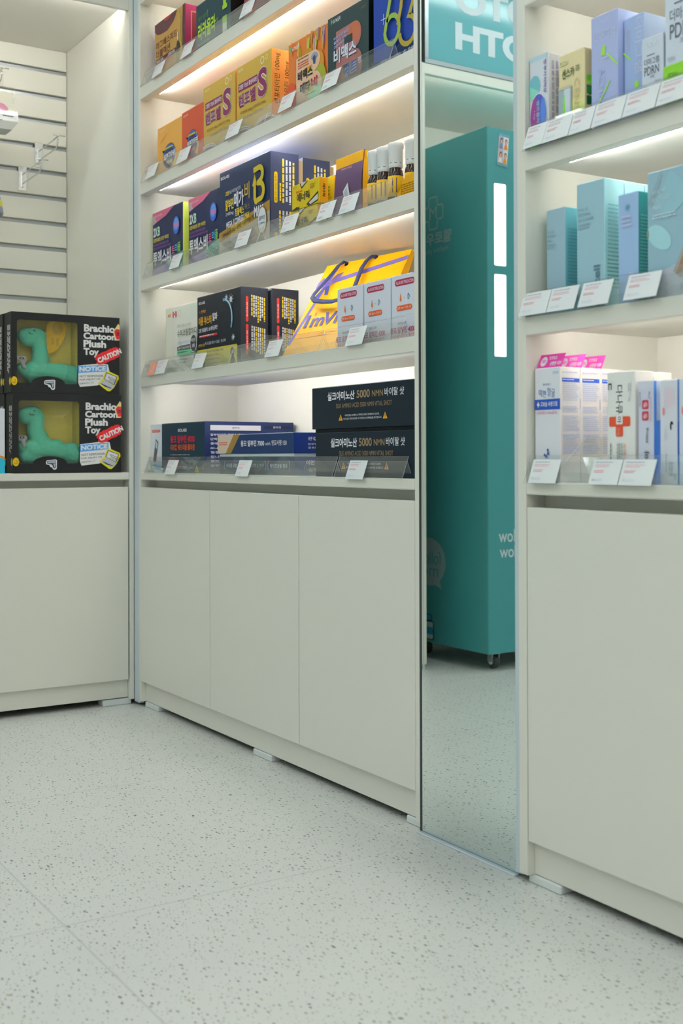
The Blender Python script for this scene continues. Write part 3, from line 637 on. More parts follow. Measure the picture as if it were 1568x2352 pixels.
def d_ener(F, R):
    bk = C('#33362e'); sv = C('#b9b6b0')
    F.poly([(.3, 1), (.36, .78), (.4, .8), (.62, 1)], bk); F.poly([(.33, 1), (.37, .85), (.4, .86), (.57, 1)], sv); F.poly([(.12, 0), (.3, .12), (.25, 0)], bk); F.poly([(.98, .46), (.55, .1), (.62, 0), (.72, .0), (.98, .1)], bk); F.poly([(.97, .36), (.64, .12), (.7, .04), (.97, .14)], sv)
    F.poly([(0, .02), (.05, .0), (.32, .0), (.2, .12)], bk)
    F.text('동아제약', .06, .86, .2, .91, C('#a86a28'), .0); F.text('활력 세상', .17, .64, .4, .73, C('#c24a22'), .03); F.text('에너릭', .2, .28, .66, .62, INK, .02); F.text('G', .66, .36, .7, .44, INK, .02); F.lines(.7, .62, .88, .82, 3, C('#8a7a20'))
    R.text('에너릭', .38, .26, .68, .76, INK, .02, rot=-90); R.text('정', .42, .8, .56, .86, C('#8a7a20'), .0, rot=-90)
ez = .0665
ENER_L = ('small yellow and black box, upper one of the two stacked on the third shelf', 'small yellow and black box, lower one of the two stacked on the third shelf', 'small yellow and black box standing behind the stacked pair')
carton('tonic_box', ENER_L[1], 'box', 'C', 1.046, 1.198, .032, .031, ez, '#c3ad22', '#e0a92a', '#d9bb3a', d_ener, group='small yellow tonic boxes')
carton('tonic_box', ENER_L[0], 'box', 'C', 1.059, 1.211, .0305, .031, .0735, '#c3ad22', '#e0a92a', '#d9bb3a', d_ener, z=ez + .001, group='small yellow tonic boxes')
carton('tonic_box', ENER_L[2], 'box', 'C', 1.06, 1.20, .088, .031, .155, '#c3ad22', '#e0a92a', '#d9bb3a', d_ener, group='small yellow tonic boxes')
# purple flip-top display box
t = empty('supplement_display_box', (1.245, .062, ZC), 'purple and yellow flip-top display box beside the white-capped bottles', 'box', GRP['C'])
b = MB(); yl = C('#e2ab1e'); b.box(0, .137, .004, .10, 0, .184, yl, .001, {'r': C('#e8ae1a')})
R = Face(b, (.137, .004, 0), (0, 1, 0), (0, 0, 1), .096, .184); R.lines(.5, .8, .68, .95, 5, C('#6a4a30')); R.lines(.7, .9, .98, .94, 2, C('#9a6a28')); b.build('carton', t)
b = MB(); pu = C('#4d3c58'); n = 10; vs = []
for k in range(n + 1):
    s_ = k / n; z = .003 + .183 * s_; y = -.003 + .012 * s_ ** 3
    vs += [(-.002 + .004 * s_, y, z), (.139, y, z)]
b.add(vs, [(2 * i, 2 * i + 1, 2 * i + 3, 2 * i + 2) for i in range(n)], pu, True); b.add([(v[0], v[1] + .0025, v[2]) for v in vs], [(2 * i + 2, 2 * i + 3, 2 * i + 1, 2 * i) for i in range(n)], pu, True)
F = Face(b, (0, -.0035, 0), (1, 0, 0), (0, 0, 1), .137, .17, .0004)
F.text('BB LAB', .07, .1, .36, .165, WH, .02); F.text('Multi-vitamin', .3, .84, .68, .875, C('#b98a4a'), .0, rot=180); F.text('Super Shot', .35, .90, .66, .94, C('#b98a4a'), .0, rot=180)
F.poly([(.5, .1), (.62, .14), (.7, .1), (.62, .08)], C('#c9a22a')); F.poly([(.36, .5), (.54, .62), (.68, .2), (.5, .12)], C('#aab0b4')); F.poly([(.4, .48), (.5, .55), (.6, .25), (.51, .18)], C('#8c9498')); F.stroke([(0, .3), (.38, .34)], .0008, C('#3a2c44')); F.stroke([(.72, .38), (1, .44)], .0008, C('#3a2c44'))
b.build('front_flap', t)
# white-capped bottles in a yellow tray
def make_bottle():
    t = empty('tonic_bottle', (0, 0, 0), '', 'bottle', 'white-capped tonic bottles on the third shelf')
    br = pm('brown_glass', (.045, .02, .015), .08); capm = pm('frosted_cap', (.80, .82, .83), .35)
    b = MB(); b.lathe([(.001, 0), (.019, 0), (.0205, .003), (.0205, .078), (.019, .088), (.0155, .094), (.0155, .1)], br); b.build('glass_body', t)
    b = MB(); b.lathe([(.0207, .02), (.0209, .02), (.0209, .074), (.0207, .074)], C('#d9b01e'))
    for k in range(5):
        q = -PI / 2 + .25 + k * .25
        for (z0, z1, m) in ((.03, .068, C('#4a3a52')),):
            if k in (1, 3): b.add([((.0211) * math.cos(q + e), .0211 * math.sin(q + e), z) for e, z in ((0, z0), (.12, z0), (.12, z1), (0, z1))], [(0, 1, 2, 3)], m)
    b.build('label', t)
    b = MB(); b.lathe([(.0165, .096), (.0182, .098), (.0185, .106), (.0175, .109), (.0185, .112), (.0188, .145), (.0205, .148), (.0208, .158), (.019, .161), (.001, .161)], capm)
    for k in range(8):
        q = k * PI / 4; b.add([(.0188 * math.cos(q + e), .0188 * math.sin(q + e), z) for e, z in ((0, .107), (.35, .107), (.35, .1085), (0, .1085))], [(0, 1, 2, 3)], INK)
    b.build('cap', t); return t
bt = make_bottle(); bt.location = (1.4505, .06, ZC - .003 + .004); bt['label'] = 'white-capped brown bottle, leftmost of the four beside the purple box'
for (x, y, z, l) in ((1.494, .06, 0, 'white-capped brown bottle, second from the left beside the purple box'), (1.546, .06, 0, 'white-capped brown bottle, third from the left and largest looking'), (1.600, .075, -.012, 'white-capped brown bottle, rightmost of the four by the cabinet side')):
    dup(bt, (x, y, ZC + .001 + (0 if z == 0 else 0)), l)
def d_tray(F, R): F.lines(.05, .1, .9, .55, 5, C('#7a5a14')); F.lines(.1, .62, .5, .68, 1, C('#7a5a14'))
b = MB(); ym = C('#dca51c'); b.add([(0, 0, 0), (.1, 0, 0), (.1, 0, .062), (.03, 0, .058), (0, 0, .018)], [(0, 1, 2, 3, 4)], ym); b.add([(0, .003, 0), (.1, .003, 0), (.1, .003, .062), (.03, .003, .058), (0, .003, .018)], [(4, 3, 2, 1, 0)], ym)
b.add([(0, .0, .018), (.03, 0, .058), (.1, 0, .062), (0, .003, .018), (.03, .003, .058), (.1, .003, .062)], [(0, 1, 4, 3), (1, 2, 5, 4)], ym)
F = Face(b, (0, 0, 0), (1, 0, 0), (0, 0, 1), .1, .062); F.lines(.12, .08, .98, .62, 6, C('#7a5a14'))
tag(b.build('display_tray', None, (1.598, .031, ZC)), 'yellow cardboard tray front with brown print at the right end of the third shelf', 'tray', GRP['C'])
# --- shelf D
def d_coral(F, R):
    F.rect(0, 0, .2, 1, C('#d4d9c8')); bone = C('#e6e6dc'); F.poly([(.2, 1), (.23, 1), (.26, .5), (.3, .44), (.29, .38), (.2, .38), (.17, .44), (.2, .52)], bone); F.poly([(.19, .36), (.29, .36), (.26, .28), (.25, .05), (.2, .05), (.2, .28)], bone); F.stroke([(.18, .4), (.24, .37), (.3, .4)], .003, C('#b8b2a0')); F.stroke([(.28, .3), (.28, .1)], .002, C('#c9c6b4'))
    F.text('ANI', .07, .86, .16, .91, C('#c98a40'), .03); F.rect(.23, .84, .35, .93, WH); F.rect(.23, .84, .265, .93, C('#c2403a')); F.rect(.315, .84, .35, .93, C('#c2403a')); F.text('♣', .27, .86, .31, .91, C('#c2403a'), .01); F.ring(.45, .885, .045, .05, .002, C('#9aa89c'))
    rnd = random.Random(2)
    for i in range(30): a, c = .7 + .28 * rnd.random(), .78 + .2 * rnd.random(); F.stroke([(a, c), (min(a + .02, .99), c - .05)], .0012, C('#9fc0b4'))
    F.text('SUPER CORAL CAL MA D', .42, .67, .84, .71, C('#7d877c'), .0); F.text('슈퍼코랄칼마디', .42, .53, 1.0, .63, C('#40463f'), .01); F.rect(.42, .40, .82, .48, C('#d5d8da')); F.text('코랄칼슘 마그네슘 감소', .44, .415, .8, .465, C('#7d838a'), .0)
    F.rect(.42, .33, .82, .385, C('#4b514c')); F.text('칼슘·마그네슘·비타민D', .44, .34, .8, .375, WH, .01); F.rect(.42, .26, .86, .325, C('#5fa07c')); F.lines(.44, .28, .8, .305, 1, C('#2e5c44'))
    F.ell(.92, .4, .1, .13, C('#3c4440')); F.ring(.92, .4, .1, .13, .003, WH); F.text('뼈건강', .86, .42, .98, .47, WH, .02); F.text('2중', .88, .34, .96, .39, WH, .02); F.ell(.97, .22, .04, .08, C('#3f6a54'))
    F.lines(.52, .12, .74, .2, 2, C('#7d877c')); F.poly([(.3, .02), (.34, .14), (.36, .04), (.4, .12), (.42, .02)], C('#a9b29c'))
carton('supplement_box', 'white box with bone picture and small red flag, leftmost on the fourth shelf', 'box', 'D', .1267, .395, .045, .09, .238, '#e0e5d8', '#cfd4c8', '#f0f2ec', d_coral)
def d_imm(F, R):
    bk, ol = C('#23272e'), C('#a39c3c')
    F.text('BIOLABS', .04, .89, .19, .925, WH, .02); F.text('면역력UP', .1, .765, .21, .81, C('#d08f36'), .02); F.text('★', .05, .77, .085, .81, C('#a8382c'), .0)
    F.text('이뮨 부스터', .04, .60, .345, .72, C('#d9a42c'), .03); F.text('알파', .37, .63, .485, .74, WH, .03); F.text('그린 프로폴리스 & 베타글루칸', .04, .5, .49, .56, WH, .02, sh=.01)
    F.rrect(.05, .435, .485, .465, C('#a83232')); F.lines(.07, .44, .47, .46, 1, WH); F.text('면역기능 개선', .04, .31, .19, .35, C('#b89a3a'), .01); F.text('에 도움을 줄 수 있음 · 항산화', .2, .325, .68, .365, C('#aab0b6'), .0)
    F.stroke([(.64 + .18 * math.cos(q), .62 + .26 * math.sin(q)) for q in [-.5 + k * .2 for k in range(12)]], .009, C('#4f86a0')); F.stroke([(.64 + .18 * math.cos(q), .62 + .26 * math.sin(q)) for q in [-.2 + k * .16 for k in range(11)]], .004, C('#d9ecf4'))
    for (a, c, r) in ((.7, .9, .018), (.81, .86, .03), (.87, .36, .02)):
        F.ell(a, c, r, r * 1.3, C('#c8d6dc'), 12)
        for k in range(9): q = k * PI * 2 / 9; F.stroke([(a, c), (a + r * 2 * math.cos(q), c + r * 2.4 * math.sin(q))], .0012, C('#c8d6dc'))
    F.rrect(.045, .0, .965, .265, ol, .006); F.rrect(.09, .01, .225, .2, C('#2b2f38'), .01); F.text('IMMUNE', .105, .11, .21, .135, C('#d9a42c'), .01); F.lines(.105, .06, .21, .1, 2, WH)
    for i in range(4): F.ell(.29, .225 - .055 * i, .01, .014, C('#2e6a4a'), 10); F.text(('브라질산 그린 프로폴리스 추출물', '플라보노이드 40mg', '베타글루칸 300mg', '글루콘산아연 30mg')[i], .32, .21 - .055 * i, (.66, .56, .6, .7)[i], .24 - .055 * i, C('#4a3a20'), .01)
    for c in (.17, .06): F.ell(.87, c, .045, .06, C('#2b2f2c')); F.text('SIF' if c > .1 else 'HACC', .84, c - .02, .9, c + .02, ol, .0)
    for i in range(2):
        R.rrect(.18, .55 - .42 * i, .27, .88 - .36 * i, C('#b03a36')); R.text(('면역인체', '항산화제')[i], .2, .62 - .42 * i, .25, .8 - .36 * i, WH, .01, rot=-90)
    for j, (b0, b1) in enumerate(((.54, .9), (.1, .5))):
        for i in range(7): R.lines(.36 + .075 * i, b0, .42 + .075 * i, b1 - .005 * i, 1, C('#d3ba2c') if (i + j) % 3 == 0 else C('#b9bec6'), True, .85, i + 7 * j)
carton('supplement_box', 'black box with olive lower panel and blue planet ring on the fourth shelf', 'box', 'D', .397, .716, .04, .1, .248, '#23272e', '#2b2f37', '#464b58', d_imm)
carton('supplement_box', 'second black box behind the one with the planet ring on the fourth shelf', 'box', 'D', .408, .727, .147, .1, .248, '#23272e', '#2b2f37', '#464b58', d_imm)
def d_alb(F, R):
    F.rrect(.12, .83, .78, .93, C('#8f2c48')); F.text('ALL-IN-ONE TRIPLE ACTION', .16, .855, .75, .905, WH, .01)
    F.poly([(.3, .62), (.33, .57), (.345, .62), (.315, .72), (.285, .62), (.3, .58)], C('#b8622c')); F.ell(.44, .64, .008, .008, INK, 8); F.text('9', .55, .6, .63, .7, C('#5f7680'), .0, rot=90)
    F.rrect(.18, .45, .7, .53, C('#bd5528')); F.text('앰플 20ml × 정제 2정', .21, .47, .67, .51, WH, .0)
    rnd = 0
    for k in range(34): F.rect(.01 + .029 * k, .366, .022 + .029 * k, .37, C('#7f8790'))
    F.text('BIOLABS', .3, .235, .57, .27, C('#4b525c'), .02); F.text('용모 알부민 4000', .03, .1, .88, .2, C('#8a2748'), .03); F.text('리포좀 글루타치온 콜라겐', .03, .035, .86, .08, C('#a8583c'), .02)
WB = '#b9c1cb'
ALB = ('white and red box, left one of three in front of the yellow bag', 'white and red box, middle one of three in front of the yellow bag', 'white and red box, right one of three beside the cabinet side')
for i, (x0, x1, h) in enumerate(((1.3072, 1.4346, .1645), (1.4389, 1.5615, .165), (1.566, 1.695, .167))):
    carton('supplement_box', ALB[i], 'box', 'D', x0, x1, .03 + .001 * i, .09, h, WB, '#a9b2bd', '#4a5468', d_alb, group='white and red supplement boxes')
# yellow gift bag leaning back
t = empty('gift_bag', (.987, .035, ZD), 'yellow paper gift bag with printed navy bow leaning on the fourth shelf', 'bag')
o_ = Vector((.987, .035, ZD))
BL, BR, TL = Vector((.987, .035, 1.2115)), Vector((1.293, .143, 1.2305)), Vector((.9, .25, 1.514)); TR = TL + BR - BL
hb = Vector((-.333, .943, 0)); c8 = [BL, BR, BR + hb * .08, BL + hb * .08, TL, TR, TR + hb * .012 + Vector((0, 0, -.012)), TL + hb * .02 + Vector((0, 0, -.004))]
b = MB(); ybag = C('#f2b81e', .45); b.hexa([c - o_ for c in c8], ybag)
ub = BR - BL; vb = TL - BL
F = Face(b, BL - o_, ub.normalized(), vb.normalized(), ub.length, vb.length, .0006); F.n = ub.cross(vb).normalized()
nb, vio = C('#3d4480'), C('#66598f')
F.stroke([(.165, 1.0), (.12, .77), (.09, .6), (-.0 + .01, .12)], .011, C('#4c4a8e')); F.poly([(0, .74), (1, .885), (1, .935), (0, .79)], C('#5a5490'))
F.poly([(.12, .78), (.04, .86), (.0, .8), (.01, .73), (.1, .73)], vio); F.poly([(.12, .78), (.2, .87), (.27, .88), (.25, .8), (.16, .74)], vio); F.poly([(.1, .74), (.15, .74), (.06, .58), (.02, .6)], nb); F.poly([(.12, .74), (.17, .75), (.2, .64), (.16, .64)], nb); F.ell(.125, .765, .025, .03, C('#554a8a'), 14)
ib = C('#33357a'); F.ttext('I', .09, .29, .052, ib, math.radians(0), .03); F.ttext("'", .165, .41, .014, C('#d9603a'), 0, .03); F.ttext('m', .165, .29, .036, ib, 0, .02); F.ttext('Vita', .30, .29, .052, ib, 0, .02); F.lines(.08, .17, .6, .22, 2, C('#b98a1e'))
F.stroke([(1, .0), (.995, 1)], .0008, C('#d09c18'))
b.build('bag_body', t)
def ribbon(name, pts, wd):
    b = MB(); vs = []; n_ = F.n
    P = [F.o + F.u * (a * F.W) + F.v * (c * F.H) + n_ * l for a, c, l in pts]
    for i, p in enumerate(P):
        d = (P[min(i + 1, len(P) - 1)] - P[max(i - 1, 0)]).normalized(); s_ = d.cross(n_).normalized() * wd / 2
        vs += [p + s_, p - s_, p - s_ + n_ * .001, p + s_ + n_ * .001]
    fs = []
    for i in range(len(P) - 1):
        for k in range(4): fs.append((4 * i + k, 4 * i + (k + 1) % 4, 4 * i + 4 + (k + 1) % 4, 4 * i + 4 + k))
    b.add(vs, fs, C('#2c3350', .6), True); return b.build(name, t)
hole = [(.257, .968), (.60, .985)]
ribbon('ribbon_handle', [(.257, .97, .001), (.235, .985, .008), (.205, .93, .014), (.19, .84, .018), (.165, .72, .024), (.135, .6, .03), (.14, .54, .034), (.2, .49, .034), (.3, .475, .03), (.4, .47, .026), (.5, .5, .022), (.57, .62, .02), (.55, .75, .018), (.525, .85, .014), (.53, .94, .01), (.56, .985, .007), (.60, .985, .001)], .017)
b = MB(); Fk = Face(b, BL - o_, ub.normalized(), vb.normalized(), ub.length, vb.length, .0016); Fk.n = F.n
for a, c in hole: Fk.ell(a, c, .02, .017, C('#1a1c22'), 14)
b.build('eyelet', t)
# --- counter
def d_wht(F, R):
    F.rrect(.12, .83, .86, .89, C('#b8403a')); F.lines(.18, .845, .8, .87, 1, WH); F.poly([(.48, .7), (.72, .62), (.42, .12), (.2, .18)], C('#4a5658')); F.poly([(.5, .66), (.66, .6), (.6, .48), (.46, .52)], C('#9ab0b6')); F.poly([(.42, .42), (.54, .36), (.42, .2), (.32, .24)], C('#7a4a34'))
    F.ring(.45, .42, .38, .22, .0012, C('#a9b8bc'))
carton('supplement_box', 'white box with an ampoule picture in the left corner of the counter', 'box', 'E', .001, .0985, .04, .1, .175, '#c9d2d6', None, '#e8ecee', d_wht)
def d_4000(F, R):
    F.text('BIOLABS', .4, .82, .6, .88, WH, .02); F.text('용모 알부민 4000', .22, .6, .78, .75, C('#a82a3c'), .03); F.text('리포좀 워드리블 콜라겐', .22, .45, .78, .57, C('#b9502c'), .03); F.lines(.22, .34, .78, .37, 1, C('#7f8e96'))
    for a in (.13, .78): F.poly([(a, .02), (a + .1, .02), (a + .05, .16)], C('#b3a22a'))
    F.lines(.28, .05, .72, .14, 2, C('#8f979c'))
    R.rect(.06, .83, .62, .93, WH); R.text('알부민', .3, .86, .38, .9, INK, .01); R.rect(.66, .86, .96, .93, C('#1d2740')); R.text('콜라겐', .76, .88, .85, .92, WH, .01)
    for i in range(8): R.text(('알부민이란 혈액속에서', '단백질 또는 펩타이드', '종에 넓게 존재하는', '60~60% 농도로 구성', '혈장으로 나뉘어', '됩니다. 알부민은', '혈관과 조직 사이', '알부민 부족 증상')[i], .06, .72 - .085 * i, .42, .77 - .085 * i, C('#c6ccd6'), .02)
carton('supplement_box', 'dark navy box with red lettering lying lengthwise at the left of the counter', 'box', 'E', .099, .453, .04, .345, .1755, '#1e3440', '#262f52', '#39406a', d_4000)
def d_7000(F, R):
    F.poly([(0, 0), (.13, 0), (.23, 1), (0, 1)], C('#b0a494')); F.poly([(.115, 0), (.19, 0), (.32, 1), (.23, 1)], C('#8a6f3a')); F.lines(.02, .4, .14, .62, 2, C('#b8695a'))
    F.text('용모 알부민 7000', .33, .36, .64, .68, WH, .03); F.text('with', .655, .4, .72, .58, WH, .0); F.text('영묘사향 150', .735, .38, .92, .66, WH, .01)
    R.text('건강한 에너지', .3, .62, .95, .8, WH, .02); R.text('알부민은', .3, .38, .58, .5, C('#b9c2d0'), .01); R.text('체내 단백질', .62, .38, .98, .5, C('#c9b83a'), .01); R.text('회복하도록 돕습니다', .3, .2, .98, .32, C('#b9c2d0'), .01)
def d_7000b(F, R):
    for i in range(3): F.text(('리포좀 공법 적용', '서울대학교 연구', '특허조성물 함유')[i], .1 + .3 * i, .38, .32 + .3 * i, .62, C('#aab2bc'), .02); F.text('(', .07 + .3 * i, .2, .085 + .3 * i, .8, C('#8f98a4'), .0); F.text(')', .335 + .3 * i, .2, .35 + .3 * i, .8, C('#8f98a4'), .0)
    R.text('이런 분들께 추천', .25, .55, .95, .8, WH, .02); R.text('쉽게 피로한 분', .3, .2, .9, .4, C('#c9b83a'), .01)
carton('supplement_box', 'flat navy box printed with three bracketed claims, bottom of the pair on the counter', 'box', 'E', .579, 1.0655, .033, .16, .056, '#1f2c44', '#22305e', '#9fb0b4', d_7000b)
carton('supplement_box', 'flat navy and beige box stacked on top of another on the counter', 'box', 'E', .5705, 1.0655, .0305, .16, .0605, '#26375c', '#22336e', '#9fb0b4', d_7000, z=.066)
b = MB(); b.box(0, .484, 0, .15, 0, .0085, C('#a9b6b8'), .001); b.box(.002, .482, .001, .1, .0084, .0088, C('#a9b6b8')); tag(b.build('tray_insert', None, (.577, .034, ZE + .0571)), 'thin pale grey board between the two flat navy boxes', 'board')
def d_nmn(F, R):
    br = C('#857458')
    F.text('실크아미노산', .165, .66, .435, .87, WH, .03); F.text('5000', .455, .68, .58, .86, br, .02); F.text('NMN', .6, .69, .7, .83, br, .01); F.text('바이탈 샷', .715, .68, .885, .86, C('#c9ced4'), .01)
    F.text('SILK AMINO ACID 5000 NMN VITAL SHOT', .255, .475, .78, .58, br, .0)
    for a in (.28, .7): F.poly([(a, .18), (a + .042, .18), (a + .021, .33)], C('#d09a2a')); F.text('!', a + .018, .2, a + .024, .28, INK, .02)
    F.text('바이오랩스 브랜드는 특허청 상표권 등록되어 있으며,', .345, .27, .67, .32, C('#c9ced4'), .01); F.text('허가 없이 인터넷 판매 시 민·형사상 손해배상을 청구합니다', .33, .19, .69, .24, C('#c9ced4'), .01)
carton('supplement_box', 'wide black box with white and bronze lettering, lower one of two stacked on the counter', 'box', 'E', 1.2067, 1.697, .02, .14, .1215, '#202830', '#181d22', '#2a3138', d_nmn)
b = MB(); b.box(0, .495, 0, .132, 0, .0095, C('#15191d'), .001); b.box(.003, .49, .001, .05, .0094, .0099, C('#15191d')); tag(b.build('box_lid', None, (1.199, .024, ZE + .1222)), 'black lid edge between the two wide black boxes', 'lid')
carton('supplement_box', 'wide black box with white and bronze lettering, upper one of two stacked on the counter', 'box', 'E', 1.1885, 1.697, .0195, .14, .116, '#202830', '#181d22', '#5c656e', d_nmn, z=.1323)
# folded clear bag with blue and yellow print at the left end of the counter
b = MB(); vs = []; n = 8
for i in range(n + 1):
    for j in range(5):
        a = i / n; c = j / 4; vs.append((.17 * a, .026 - .02 * a + .004 * math.sin(9 * a + 4 * c), .003 + c * (.045 - .035 * a) + .002 * math.sin(7 * a)))
b.add(vs, [(5 * i + j, 5 * i + 5 + j, 5 * i + 6 + j, 5 * i + 1 + j) for i in range(n) for j in range(4)], C('#b9cdd6'), True)
F = Face(b, (0, .0245, .004), Vector((.17, -.02, -.0)).normalized(), (0, 0, 1), .17, .04, .004)
F.rect(.02, .15, .18, .85, C('#c9cdc4')); F.stroke([(.2, .98), (.22, .05)], .004, C('#c2c060')); F.poly([(.3, .55), (.9, .1), (.98, .1), (.5, .68)], C('#5f98bd')); F.ell(.42, .72, .05, .14, C('#dfe7ea'), 14)
tag(b.build('printed_pouch', None, (.012, .004, ZE)), 'small pale blue and yellow printed pouch at the left end of the counter', 'pouch')
# ------------------------------------------------------------------ skincare shelves (right cabinet)
YR0 = -0.0205
def d_gel(F, R):
    F.poly([(0, 1), (.3, 1), (.98, 1), (.9, .96), (0, .95)], C('#a9c8d4')); F.ell(.27, .68, .3, .12, C('#5f98a0')); F.poly([(.02, .7), (.5, .62), (.6, .56), (.05, .54)], C('#6fae9c')); F.ell(.78, .1, .24, .09, C('#6fa8b4')); F.ell(.25, .06, .25, .07, C('#7cc07c'))
    F.ell(.48, .36, .44, .245, WH); F.ell(.48, .36, .42, .23, C('#4a4f9c')); F.ell(.3, .36, .22, .2, C('#7d3f78')); F.ell(.74, .37, .14, .17, C('#4f74b8')); F.text('벤트플라 겔', .4, .2, .56, .52, C('#6f9fb8'), .02, rot=-90); F.text('10g', .24, .33, .32, .42, C('#b89ac0'), .0, rot=-90)
    F.text('멍·부기·타박상', .78, .58, .92, .93, C('#5c3f74'), .02, rot=-90)
    for i in range(4): R.lines(.12 + .2 * i, .3, .26 + .2 * i, .92, 1, C('#8a8fa0'), True, .8, i)
    R.rect(.4, .18, .7, .25, C('#3d4048')); R.text('겔', .4, .04, .7, .13, INK, .02)
carton('cosmetic_box', 'white box with a purple and blue oval, leftmost on the upper skincare shelf', 'box', 'c', 2.1435, 2.2025, -.008, .06, .199, '#c2ccd4', '#dfe3e4', '#a9c8d4', d_gel)
def d_cen(F, R):
    for i in range(8): F.rect(0, .5 - .0625 * (i + 1), 1, .5 - .0625 * i, C(('#cfc996', '#c8cb8c', '#bccb7c', '#aecb6a', '#a0c858', '#92c548', '#85c13c', '#7cbc32')[i]))
    F.rect(.06, .88, .36, .93, C('#e3dcb4')); F.text('종근당', .07, .89, .34, .925, C('#5c8a3a'), .01); F.text('센스카', .15, .72, .62, .83, C('#35502c'), .02); F.text('겔', .66, .76, .82, .83, C('#35502c'), .0)
    F.text('CENSCAR', .62, .0, .82, .68, C('#a09a6a'), .0, rot=-90)
    F.rect(.02, .02, .53, .62, C('#7d8f94')); F.rect(.23, .02, .47, .6, C('#b4c4cc')); F.poly([(.2, .02), (.33, .02), (.3, .3), (.25, .55), (.2, .5)], C('#74bf3a')); F.text('센스카', .35, .05, .5, .32, C('#3d7a80'), .02, rot=-90); F.rect(.02, .6, .53, .63, C('#9a9c84'))
    R.rect(.1, .6, .6, .7, C('#74bf3a')); R.rect(.1, .48, .6, .58, C('#2f7a3c')); R.rect(.1, .36, .6, .46, C('#1f5a34'))
    for i in range(4): R.rect(0, .3 - .075 * (i + 1), 1, .3 - .075 * i, C(('#dfe4c0', '#cfe0a4', '#bcd98a', '#aed274')[i]))
carton('cosmetic_box', 'beige and green scar gel box with a tube window on the upper skincare shelf', 'box', 'c', 2.2252, 2.3016, 0, .045, .182, '#cfc69a', '#dccfa0', '#e3dcb4', d_cen)
def d_derm(flip):
    def dr(F, R):
        wt = C('#cdd8ee'); gr = C('#92cc48')
        if not flip:
            F.stroke([(.3, 1)] + [(.5 + .17 * math.cos(q), .97 + .035 * math.sin(q)) for q in [PI + k * PI / 8 for k in range(9)]], .0012, C('#c9d4ee')); F.text('더마그램', .1, .77, .9, .86, wt, .0); F.poly([(.43, .72), (.57, .72), (.53, .64), (.39, .64)], gr); F.rect(.455, .66, .525, .7, C('#a5d85c')); F.lines(.36, .58, .66, .62, 2, wt)
            F.stroke([(.62, .645), (1, .52)], .0035, gr); F.stroke([(.18, .19), (.72, .4)], .0035, gr); F.text('ACHI CA', .3, .12, .52, .54, C('#b9c6e6'), .0, rot=-90)
        else:
            F.text('더마그램', .55, .46, .95, .97, wt, .0, rot=-90); F.poly([(.54, .38), (.75, .38), (.75, .32), (.54, .32)], gr); F.rect(.6, .335, .7, .365, C('#a5d85c')); F.stroke([(0, .68), (.34, .6)], .0035, gr); F.stroke([(.35, .16), (.66, .27)], .0035, gr); F.lines(.08, .65, .3, .9, 3, wt, True); F.text('ACHI', .1, .05, .34, .27, C('#aac4e2'), .0, rot=-90)
        R.text('CA', .3, .68, .6, .76, C('#b9dcb4'), .0); R.lines(.3, .5, .7, .62, 3, wt)
    return dr
carton('cosmetic_box', 'tall periwinkle box with green slanted bars and round tuck flap on the upper skincare shelf', 'box', 'c', 2.3199, 2.3932, 0, .075, .2325, '#a3b1d8', '#b4c6f0', '#ccd6ec', d_derm(0))
carton('cosmetic_box', 'tall light blue box with sideways white lettering on the upper skincare shelf', 'box', 'c', 2.3955, 2.4477, .015, .075, .2105, '#9bb3d8', '#b9d0ec', '#cfe0ee', d_derm(1))
def d_pdrn(F, R):
    dk = C('#4f565e'); F.stroke([(.25, .93)] + [(.5 + .22 * math.cos(q), .9 + .04 * math.sin(q)) for q in [PI + k * PI / 8 for k in range(9)]] + [(.75, .93)], .0008, C('#8c98a2')); F.ell(.48, .9, .012, .008, INK, 8)
    F.lines(.26, .745, .66, .765, 1, dk); F.text('더마그램', .14, .63, .82, .72, dk, .0); F.text('PDRN', .14, .5, .82, .61, dk, .0); F.text('크림', .4, .45, .6, .49, dk, .0); F.text('PDRN', .08, .34, .28, .37, C('#7d878f'), .0); F.text('CREAM', .6, .38, .9, .41, C('#7d878f'), .0)
    F.stroke([(.48, .05), (.48, .38)], .0006, C('#a9c89a')); F.stroke([(.05, .22), (.95, .28)], .0006, C('#a9c89a'))
carton('cosmetic_box', 'small silver cream box standing in front of the light blue box', 'box', 'c', 2.4636, 2.5175, -.008, .034, .1455, '#b0bcc6', '#8f9aa4', '#c4ced6', d_pdrn)
carton('cosmetic_box', 'large silver cream box at the right edge of the upper skincare shelf', 'box', 'c', 2.5205, 2.61, -.006, .06, .25, '#b0bcc6', '#8f9aa4', '#c4ced6', d_pdrn)
b = MB(); b.box(0, .1, 0, .002, 0, .077, C('#79b536'), .0006); b.box(-.0005, .0006, .002, .02, 0, .064, C('#79b536')); F = Face(b, (0, 0, 0), (1, 0, 0), (0, 0, 1), .1, .077); F.text('PDRN', .12, .68, .34, .8, C('#4a7a28'), .0)
tag(b.build('display_tray', None, (2.5195, -.0098, ZC)), 'lime green tray front at the right edge of the upper skincare shelf', 'tray', GRP['c'])
def d_mist(t3, vt=None):
    def dr(F, R):
        gy = C('#6f8f9a')
        for i, s_ in enumerate(('HYAL BE', 'SOOTHING', t3)): F.text(s_, .06, .8 - .04 * i - .02, (.42, .5, .3 if t3 == 'MIST' else .62)[i], .8 - .04 * i + .004, gy, .0)
        F.lines(.06, .63, .55, .68, 2, C('#7a9aa6'))
        if vt: F.text(vt, .62, .02, .84, .34, C('#52727e'), .02, rot=90)
        for i in range(22): R.lines(.12, .15 + .03 * i, .95, .17 + .03 * i, 1, C('#4f8f98'), seed=i)
    return dr
